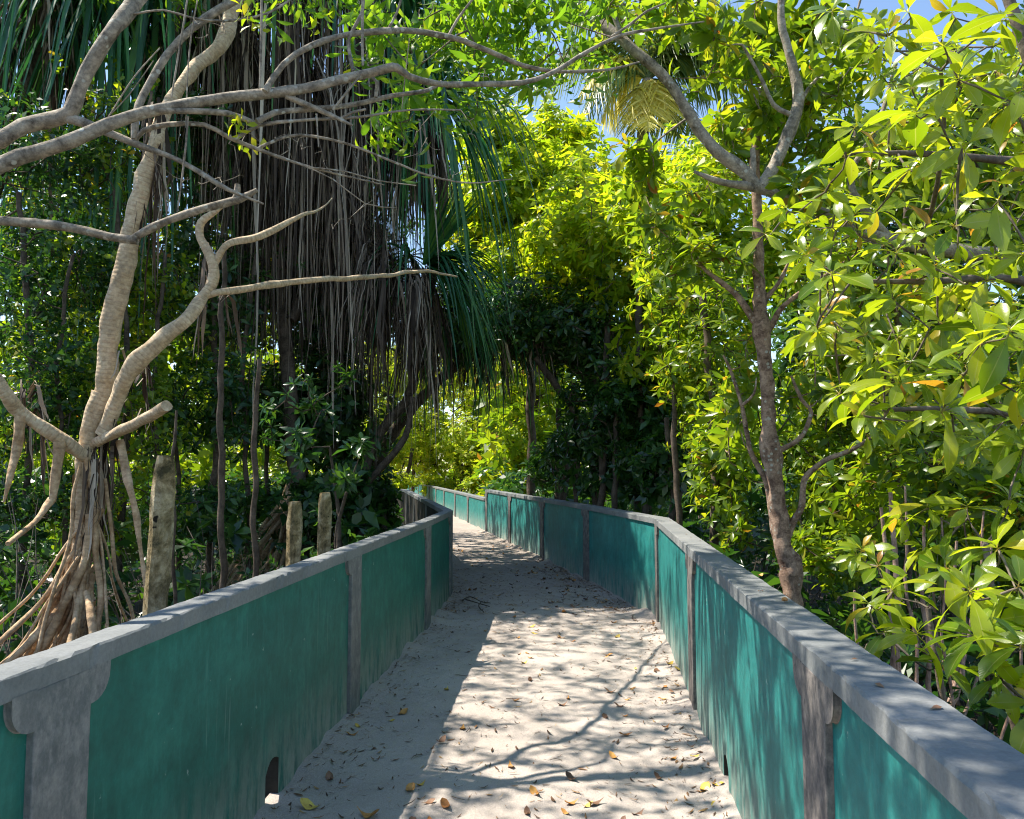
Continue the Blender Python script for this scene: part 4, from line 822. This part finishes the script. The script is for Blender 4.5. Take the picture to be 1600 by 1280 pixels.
bushy('dark_tree', 'dark leaved tree filling the gaps behind the broad leaved tree', 'tree', [[(1330, 850, 9.5, 8), (1320, 500, 9.6, 7), (1340, 200, 9.6, 5)], [(1480, 850, 9.5, 7), (1500, 500, 9.5, 5)]],
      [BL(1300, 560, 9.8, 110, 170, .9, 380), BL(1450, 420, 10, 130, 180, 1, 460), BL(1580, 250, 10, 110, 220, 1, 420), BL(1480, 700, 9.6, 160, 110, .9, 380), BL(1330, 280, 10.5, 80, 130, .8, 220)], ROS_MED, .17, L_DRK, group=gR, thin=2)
# beyond the tunnel
for px, d, h, lb in ((665, 40, 1.0, 'far yellow-green bush glowing at the end of the path, left edge of the opening'), (740, 36, 1.1, 'far sunlit tree straight above the pale teal wall'), (820, 30, 1.0, 'far tree with bent stems right of the sunlit opening'), (590, 36, 1.2, 'far tree half hidden behind the dark screw pine')):
    bushy('far_tree', lb, 'tree', [[(px + 15, 770, d, 4), (px + 10, 690, d, 3.5), (px + 20, 620, d, 3)], [(px - 20, 770, d, 3), (px - 15, 690, d, 2.5)], [(px + 40, 775, d, 3), (px + 55, 700, d, 3)]],
          [BL(px, 690, d, 55, 60, 2.2, 800), BL(px, 590, d + 1, 70, 70, 2.4, 700), BL(px + 20, 755, d - 2, 40, 18, 1.2, 160)], ROS_SML, .23, L_YEL if px < 800 else L_BRI, group='far trees beyond the bend', thin=6, tw=(.01, .02))
# left side, behind the screw pines
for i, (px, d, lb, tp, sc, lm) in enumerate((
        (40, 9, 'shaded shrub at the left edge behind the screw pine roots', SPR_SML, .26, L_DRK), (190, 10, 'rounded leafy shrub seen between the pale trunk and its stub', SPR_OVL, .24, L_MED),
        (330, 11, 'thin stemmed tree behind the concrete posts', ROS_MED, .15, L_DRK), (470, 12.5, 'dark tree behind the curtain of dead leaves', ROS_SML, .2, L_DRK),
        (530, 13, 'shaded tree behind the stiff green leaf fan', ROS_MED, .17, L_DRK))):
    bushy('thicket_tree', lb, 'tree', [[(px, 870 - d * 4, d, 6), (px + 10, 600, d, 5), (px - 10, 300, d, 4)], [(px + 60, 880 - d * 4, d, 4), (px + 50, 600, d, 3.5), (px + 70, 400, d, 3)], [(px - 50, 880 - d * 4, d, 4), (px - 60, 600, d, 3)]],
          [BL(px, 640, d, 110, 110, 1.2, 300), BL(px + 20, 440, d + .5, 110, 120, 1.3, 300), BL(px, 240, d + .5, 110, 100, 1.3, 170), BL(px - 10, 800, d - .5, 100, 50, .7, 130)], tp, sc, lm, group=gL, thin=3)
bushy('thicket_tree', 'tree with sunlit small leaves showing past the pale trunk, left of it', 'tree', [[(90, 850, 13, 5), (100, 500, 13, 4)]],
      [BL(120, 560, 13, 170, 160, 1.6, 600), BL(60, 350, 14, 130, 150, 1.6, 380), BL(330, 480, 14, 120, 150, 1.5, 460)], ROS_SML, .17, L_MED, B_TWIG, gL, 5)
s5 = P(520, 745, 7.6)
bushy('young_shrub', 'young shrub with narrow green whorls in front of the dark thicket, above the posts', 'shrub', [[(530, 860, 7.4, 4), (525, 780, 7.4, 3), (515, 700, 7.4, 2)], [(530, 820, 7.4, 3), (560, 750, 7.3, 2)]],
      [BL(545, 725, 7.2, 50, 38, .3, 17), BL(490, 690, 7.4, 50, 40, .3, 15), BL(450, 660, 7.6, 50, 50, .3, 14), BL(500, 600, 7.8, 60, 50, .3, 14)], ROS_MED, .125, L_DRK, group=gL, thin=1)

bushy('shade_tree', 'tall dark tree added behind the hanging skirts to shade the far bend of the path', 'tree', [[(520, 800, 15.5, 9), (500, 500, 15.5, 8), (520, 250, 15.5, 6)]],
      [((-3.9, 15.5, 7), (2.4, 3.3, 1.3), 620), ((-4.4, 12.6, 6.3), (1.5, 1.4, 2.2), 420), ((-3.0, 13.2, 4.3), (1.3, 1.2, 1.4), 260), ((-7, 13.5, 6), (2.4, 2, 2.2), 420), ((-5.6, 19.5, 7), (2.4, 2.6, 1.4), 420)], ROS_MED, .2, L_DRK, thin=4)  # added tree: crowns placed to shade the far path and darken behind the skirts
# dark slim poles of young trees on the left
for px, y0, y1, r, d, lb in ((345, 930, 380, 5.5, 6.3, 'slim dark straight trunk left of the leaning concrete posts'), (397, 900, 560, 5, 6.4, 'slim brown stem in front of the arching stilt roots'), (270, 905, 640, 3, 6.0, 'thin grey stem right beside the tall mossy post')):
    tree('sapling', lb, 'tree', [K([(px + 4, y0 + 60, d, r), (px, (y0 + y1) / 2, d, r * .9), (px + 6, y1, d, r * .7)])], B_DRK, None, None, None, 0, None, sides=8, rough=.15, wob=.03, group='slim saplings')

# thin stems in the right-hand thicket
mb_list = []
for k in range(24):
    px = 1340 + 280 * RN.random(); d = 3.6 + 3.5 * RN.random(); x, y = P(px, 900, d)[:2]; h = .7 + .9 * RN.random(); ln = RN.normal() * .55
    c = A(x, y, GZ); pts_ = np.array([[x, y, GZ - .1, .013], [x + ln * .3, y + .05 * RN.normal(), GZ + h * .4, .012], [x + ln * .8, y, GZ + h * .8, .010], [x + ln, y, GZ + h + .5, .006]])
    pts_[:, 3] *= .7 + .9 * RN.random(); q = MB(); tube(q, pts_, 6, .12, .12, wob=.04)
    o = q.build('prop_root', B_RED, None, c); o.location = c
    tag(o, 'thin reddish prop root rising among the stems behind the broad leaved shrub', 'root', 'prop roots in the thicket')

# ------------------------------------------------------------------ coconut palm behind
DP = 21.0
pc = P(1012, 125, DP); pb = A(pc[0] - .4, pc[1] + .3, GZ)
palm = empty('coconut_palm', pb); tag(palm, 'coconut palm with yellow hanging fronds rising behind the treetops', 'palm')
mb = MB(); tube(mb, np.array([[pb[0], pb[1], GZ, .2], [pb[0] - .2, pb[1], 5, .15], [pc[0], pc[1], pc[2], .16]]), 9, .4, .05); mb.build('trunk', B_GREY, palm, pb)
def frond(ex, ey, L, yel, sag=.5, dy=0.0, hang=.45):
    e = P(ex, ey, DP + dy); dirv = e - pc; s = np.linspace(0, 1, 14)
    up = A(0, 0, 1) * sag * L * .35
    C = pc[None] + dirv[None] * s[:, None] + up[None] * np.sin(s * math.pi)[:, None]
    mb = MB(); R = np.linspace(.045, .008, 14); tubes_vec(mb, C[None], R[None], 5)
    T = unit(np.gradient(C, axis=0)); n = 52; q = np.linspace(.12, .99, n); base_ = np.stack([np.interp(q, s, C[:, k]) for k in range(3)], -1); TT = np.stack([np.interp(q, s, T[:, k]) for k in range(3)], -1)
    for sd in (-1, 1):
        side = unit(np.cross(TT, A(0, 0, 1)[None] + RN.normal(size=(n, 3)) * .15)) * sd
        l = .85 * np.sin(np.clip(q * .9 + .15, 0, 1) * math.pi) ** .5 + .1; u = np.linspace(0, 1, 5)
        d0 = side * .75 + TT * .55
        CC = base_[:, None] + (d0[:, None] * u[None, :, None] + A(0, 0, -1) * (u ** 1.8)[None, :, None] * hang * (.7 + .6 * RN.random((n, 1, 1)))) * l[:, None, None]
        ribbons(mb, CC, np.tile(np.array([.02, .026, .022, .014, .003]), (n, 1)), TT, .3)
    mb.build('frond', L_PALMY if yel else L_PALMG, palm, pb)
for f_ in ((1012, 205, 2, 1, .35, -1.2, .35), (1050, 190, 2, 1, .5, -.9, .5), (975, 195, 2, 1, .4, -.8, .6), (905, 150, 3, 1, .8, -.3, .8), (870, 95, 3, 0, .8, .3, .8), (1110, 160, 3, 0, .8, -.5, .8), (1185, 130, 3.5, 0, .9, .2, .8), (1200, 60, 3.5, 0, .8, .6, .8), (1120, 30, 3.5, 0, .6, 1, .6),
           (960, -10, 3, 0, .5, .8, .5), (1020, -30, 3, 0, .4, 1.5, .5), (880, 30, 3, 0, .7, 1, .7), (1090, 235, 2.5, 0, .8, .8, .6), (1060, -20, 3, 0, .4, 0, .5), (940, 190, 2.5, 1, .7, .5, .8), (1230, 150, 3.6, 0, .9, .4, .9), (1180, 200, 3.4, 0, 1, -.4, .8), (820, 140, 3.2, 0, .9, .5, .9), (1140, -30, 3.4, 0, .6, .5, .6), (990, 215, 2.3, 0, .4, .2, .5), (930, 60, 3.2, 0, .8, -.6, .7), (1075, 60, 3.2, 0, .8, -.8, .8), (1130, 110, 3.2, 0, .9, -1.1, .9), (900, 200, 2.8, 0, .9, -.9, .9), (1020, 20, 3, 0, .5, -.6, .5), (1060, 215, 2.3, 0, .5, .6, .6), (1150, 90, 3.2, 0, .9, -1, .9)): frond(*f_)

# low undergrowth and brushwood on both banks
def bank(n, near, far, wide):
    y = near + (far - near) * RN.random(n) ** 1.3; side = RN.random(n) < .5; u = RN.random(n) ** 1.2 * wide
    xl = np.interp(y, [p_[1] for p_ in LW], [p_[0] for p_ in LW]) - .45 - u; xr = np.interp(y, [p_[1] for p_ in RALL], [p_[0] for p_ in RALL]) + .5 + u
    return np.where(side, xl, xr), y, side
n = 8500; x, y, sd_ = bank(n, 4.5, 26, 13);  z = GZ + .1 + 1.5 * RN.random(n) ** 1.6 * np.clip(y / 9, .25, 1.3)
k_ = (~(sd_ & (y < 8) & (x > -4.2)) | (z < -.1)) & ~(sd_ & (x > -.137 * y - .25) & (z > .75)) & ~(sd_ & (y > 20) & (z > .6))
mb = MB(); instance(mb, ROS_SML + SPR_SML, np.stack([x, y, z], -1)[k_], unit(RN.normal(size=(n, 3)) * .5 + A(0, 0, .9))[k_], (.11 + .13 * RN.random(n) + y * .004)[k_])
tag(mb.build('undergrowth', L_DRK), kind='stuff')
n = 2600; x, y, sd_ = bank(n, 5.2, 24, 11); L = .4 + 1.5 * RN.random(n) ** 1.5; d_ = unit(RN.normal(size=(n, 3)) * A(.55, .55, 0) + A(0, 0, 1) * (.25 + RN.random((n, 1)))); s = np.linspace(0, 1, 5)[None, :, None]
x = x + np.where(sd_, -1, 1) * L * .5; d_[:, 0] = np.where(sd_, -1, 1) * np.abs(d_[:, 0]) * .6; C = np.stack([x, y, np.full(n, GZ) + .7 * RN.random(n) ** 2], -1)[:, None] + d_[:, None] * s * L[:, None, None] + RN.normal(size=(n, 5, 3)) * .035 * s
mb = MB(); tubes_vec(mb, C, (.003 + .008 * RN.random((n, 1)) ** 2) * np.linspace(1, .4, 5)[None], 4)
tag(mb.build('brushwood', B_TWIG), kind='stuff')

# distant forest that reads as one mass
mb = MB(); n = 21000
ang = RN.random(n) * 2.6 - 1.3; rr = 21 + 60 * RN.random(n) ** 1.2; x = np.sin(ang) * rr; y = np.cos(ang) * rr + 6
keep = ~((y < 56) & (x > np.interp(y, [0, 20, 54], [-2, -5, -13])) & (x < np.interp(y, [0, 20, 54], [1, 0, -4]))); x, y = x[keep], y[keep]; n = len(x)
hmax = 6.5 + 1.6 * np.sin(x * .35) + 1.2 * np.sin(x * .9 + 1); z = GZ + .4 + (hmax) * RN.random(n) ** .8
instance(mb, ROS_SML, np.stack([x, y, z], -1), unit(RN.normal(size=(n, 3)) * .5 + A(0, 0, .8)), .32 + .3 * RN.random(n))
tag(mb.build('distant_forest', L_MED), kind='stuff')

# ------------------------------------------------------------------ old concrete posts
def cpost(px, py, d, wpx, lean, label, h_top=None, cham=.3):
    top = P(px, py, d); w = wpx * d / F_PX; b = A(top[0] + lean, top[1], GZ - .1); H = top[2] - b[2]; vs, fs = [], []; nz = 26; m = 8
    for k in range(nz + 1):
        f = k / nz; c = b[:2] * (1 - f) + top[:2] * f
        for j in range(m):
            cx = (1, 1, cham, -cham, -1, -1, -cham, cham)[j] * w / 2; cyy = (-cham, cham, 1, 1, cham, -cham, -1, -1)[j] * w / 2
            s = 1 + .2 * mn.noise(Vector((j * 2.1, f * 7, px))) + .12 * mn.noise(Vector((j * 3.1, f * 24, px))) - (.25 * max(0, f - .94) / .06 if f > .94 else 0)
            vs.append((c[0] + cx * s - b[0], c[1] + cyy * s - b[1], H * f + (.03 * mn.noise(Vector((j, px, 1))) if k == nz else 0)))
    for k in range(nz):
        for j in range(m): fs.append((k * m + j, k * m + (j + 1) % m, (k + 1) * m + (j + 1) % m, (k + 1) * m + j))
    fs.append(tuple(nz * m + j for j in range(m)))
    o = poly_mesh('concrete_post', vs, fs, M_FPOST, None); o.location = b
    tag(o, label, 'post', 'old concrete posts'); return o
cpost(258, 712, 4.0, 33, -.06, 'tall mossy weathered concrete post leaning beside the screw pine roots')
cpost(461, 784, 5.6, 22, -.015, 'pale sunlit concrete post with a crack, behind the wall coping')
cpost(508, 770, 6.3, 20, -.01, 'shaded concrete post right of the pale cracked one')

# ------------------------------------------------------------------ fallen leaves and litter
def fallen(px, py, L, mat, lab, rot=None, z=0.0, grp=None):
    p = PZ(px, py, z)
    zz = pathz(p[0], p[1]) if z == 0 else z
    V, Fq, U = leaf_tpl(6, .2 + .06 * RN.random(), 0, .2 + .3 * RN.random(), .12, .3)
    V = V * L; cur = (RN.random() * .8 + .3); V[:, 2] += cur * (V[:, 0] - L * .5) ** 2 / L * 1.2 + .004
    V[:, 2] -= V[:, 2].min() - .003
    mb = MB(); V[:, 0] -= L * .5; mb.add(V @ rotz(RN.random() * 6.28 if rot is None else rot).T, Fq, U)
    o = mb.build('fallen_leaf', mat, None); o.location = (p[0], p[1], zz); tag(o, lab, 'leaf', grp)
GP = 'dry leaves fallen on the path'
for px, py, L, m, lb in ((1100, 1238, .10, M_FYELLOW, 'large yellow leaf at the foot of the teal wall, nearest the camera'), (1062, 1056, .09, M_FYELLOW, 'bright yellow curled leaf in the dark litter patch by the wall'), (628, 1117, .11, M_FORANGE, 'long tan leaf lying alone in the wall shadow'),
                         (485, 1268, .13, M_FYELLOW, 'long yellow-brown leaf beside the drain hole'), (575, 1274, .12, M_FORANGE, 'orange-brown leaf in the shaded corner by the bottom edge'), (697, 1262, .09, M_FORANGE, 'pale orange leaf at the edge of the wall shadow'),
                         (950, 1024, .09, M_FORANGE, 'small orange leaf in the sunlit middle of the path'), (698, 1078, .07, M_FYELLOW, 'pair-tipped yellow leaf on grey shaded sand'), (640, 1236, .1, M_FORANGE, 'pale leaf crossing the shadow edge near the bottom'), (1052, 1188, .07, M_FORANGE, 'orange-red leaf standing on edge near the wall')):
    fallen(px, py, L, m, lb)
for k in range(130):
    y = 3.7 + 13 * RN.random() ** 1.5; xl, xr = xat(LW, y), xat(RALL, y); f = RN.beta(1.3, .7) if RN.random() < .75 else RN.random(); x = xl + .05 + (xr - xl - .1) * f
    q = Vector((x, y, 0)); zz = pathz(x, y); c = RN.random(); m, lb = ((M_FORANGE, 'orange-brown dry leaf lying on the sandy path') if c < .5 else (M_FBROWN, 'dark brown curled leaf lying on the sandy path') if c < .85 else (M_FYELLOW, 'small yellow leaf lying on the sandy path'))
    L = .05 + .05 * RN.random(); V, Fq, U = leaf_tpl(5, .22, 0, .3, .1, .3); V = V * L; V[:, 2] += (.4 + RN.random()) * (V[:, 0] - L * .5) ** 2 / L; V[:, 2] -= V[:, 2].min() - .003
    mb = MB(); mb.add(V @ rotz(RN.random() * 6.28).T, Fq, U); o = mb.build('fallen_leaf', m); o.location = (x, y, zz); tag(o, lb, 'leaf', GP)
fallen(1226, 941, .055, M_FORANGE, 'small tan leaf lying on the grey coping', 1.2, 1.083); fallen(1188, 901, .04, M_FORANGE, 'orange leaf flake on the far part of the dappled coping', .6, 1.083)
for k in range(60):
    y = 8.8 + 4.5 * RN.random(); x = xat(RALL, y) - .12 - RN.exponential(.35); x = max(x, xat(LW, y) + .2); L = .05 + .07 * RN.random(); V, Fq, U = leaf_tpl(5, .22, 0, .3, .1, .3); V = V * L; V[:, 2] += (.4 + RN.random()) * (V[:, 0] - L * .5) ** 2 / L; V[:, 2] -= V[:, 2].min() - .003
    mb = MB(); mb.add(V @ rotz(RN.random() * 6.28).T, Fq, U); o = mb.build('fallen_leaf', M_FBROWN if k % 3 else M_FORANGE); o.location = (x, y, pathz(x, y)); tag(o, 'brown leaf in the drift along the foot of the shaded teal wall', 'leaf', 'leaf drift by the shaded wall')
for k in range(9):
    y = 1.7 + 6.5 * RN.random(); x = .615 + .105 * y + .03 + .1 * RN.random(); V, Fq, U = leaf_tpl(5, .2, 0, .3, .1, .3); V = V * (.022 + .02 * RN.random()); V[:, 2] -= V[:, 2].min() - .002
    mb = MB(); mb.add(V @ rotz(RN.random() * 6.28).T, Fq, U); o = mb.build('fallen_leaf', M_FBROWN); o.location = (x, y, 1.082); tag(o, 'tiny brown leaf bit lying on the wide dappled coping', 'leaf', 'leaf bits on the coping')
# fine litter: bits of bark, leaf and twig
n = 9000; yy = np.concatenate([3.4 + 5 * RN.random(3200), 8 + 5 * RN.random(3800), 12 + 9 * RN.random(2000)]); f = RN.random(n); edge = RN.random(n) < .45
f = np.where(edge, np.where(RN.random(n) < .6, 1 - RN.exponential(.07, n), RN.exponential(.07, n)), f); f = np.clip(f, .01, .985)
xl = np.interp(yy, [p_[1] for p_ in LW], [p_[0] for p_ in LW]); xr = np.interp(yy, [p_[1] for p_ in RALL], [p_[0] for p_ in RALL]); xx = xl + (xr - xl) * f
ysa = np.array(ys); ii = np.clip(np.searchsorted(ysa, yy), 1, len(ys) - 1); jj = np.clip(((f * (xr - xl) + .06) / (xr - xl + .12) * 60), 0, 59.99); j0 = jj.astype(int)
zz = V_path[ii, j0, 2] if 'V_path' in globals() else 0
C0 = np.stack([xx, yy, zz + .004], -1); l = .006 + .022 * RN.random(n) ** 2.2 + np.where(yy > 9, .012, 0); aa = RN.random(n) * 6.28; s = np.linspace(-.5, .5, 4)
dv = np.stack([np.cos(aa), np.sin(aa), np.zeros(n)], -1); CC = C0[:, None] + dv[:, None] * (s[None, :, None] * l[:, None, None] * 2.2); CC[..., 2] += (s ** 2)[None] * l[:, None] * RN.random((n, 1)) * 2.0
mb = MB(); Wd = l[:, None] * np.array([.1, .3, .25, .05])[None] * (.15 + 1.0 * RN.random((n, 1)) ** 1.5)
ribbons(mb, CC, Wd, np.stack([-np.sin(aa), np.cos(aa), np.zeros(n)], -1)); tag(mb.build('leaf_litter', M_LITTER), kind='stuff')
# dark forked twig
p0 = PZ(742, 945); mb = MB()
for pts_ in ([(722, 942), (735, 938), (752, 944), (766, 948)], [(752, 944), (748, 953), (756, 961)], [(728, 941), (740, 946), (765, 952)]):
    rows = [list(PZ(a, b) + A(0, 0, .03 + .012 * (i % 2))) + [.008 - .0015 * i] for i, (a, b) in enumerate(pts_)]; tube(mb, np.array(rows), 6, .03, .2)
o = mb.build('fallen_twig', B_DRK, None, p0); o.location = p0; tag(o, 'dark forked twig lying on the path near the end of the green wall', 'twig')
for k in range(16):
    y = 3.8 + 5 * RN.random(); x = xat(LW, y) + .1 + 1.8 * RN.random(); a = RN.random() * 6.28; L = .05 + .08 * RN.random(); z = pathz(x, y) + .005
    mb = MB(); tube(mb, np.array([[0, 0, 0, .0025], [math.cos(a) * L * .5, math.sin(a) * L * .5, .006, .0022], [math.cos(a + .3) * L, math.sin(a + .3) * L, .002, .0012]]), 5, .02, .1)
    o = mb.build('fallen_twig', B_TWIG); o.location = (x, y, z); tag(o, 'short thin twig lying on the sandy path', 'twig', 'small twigs on the path')
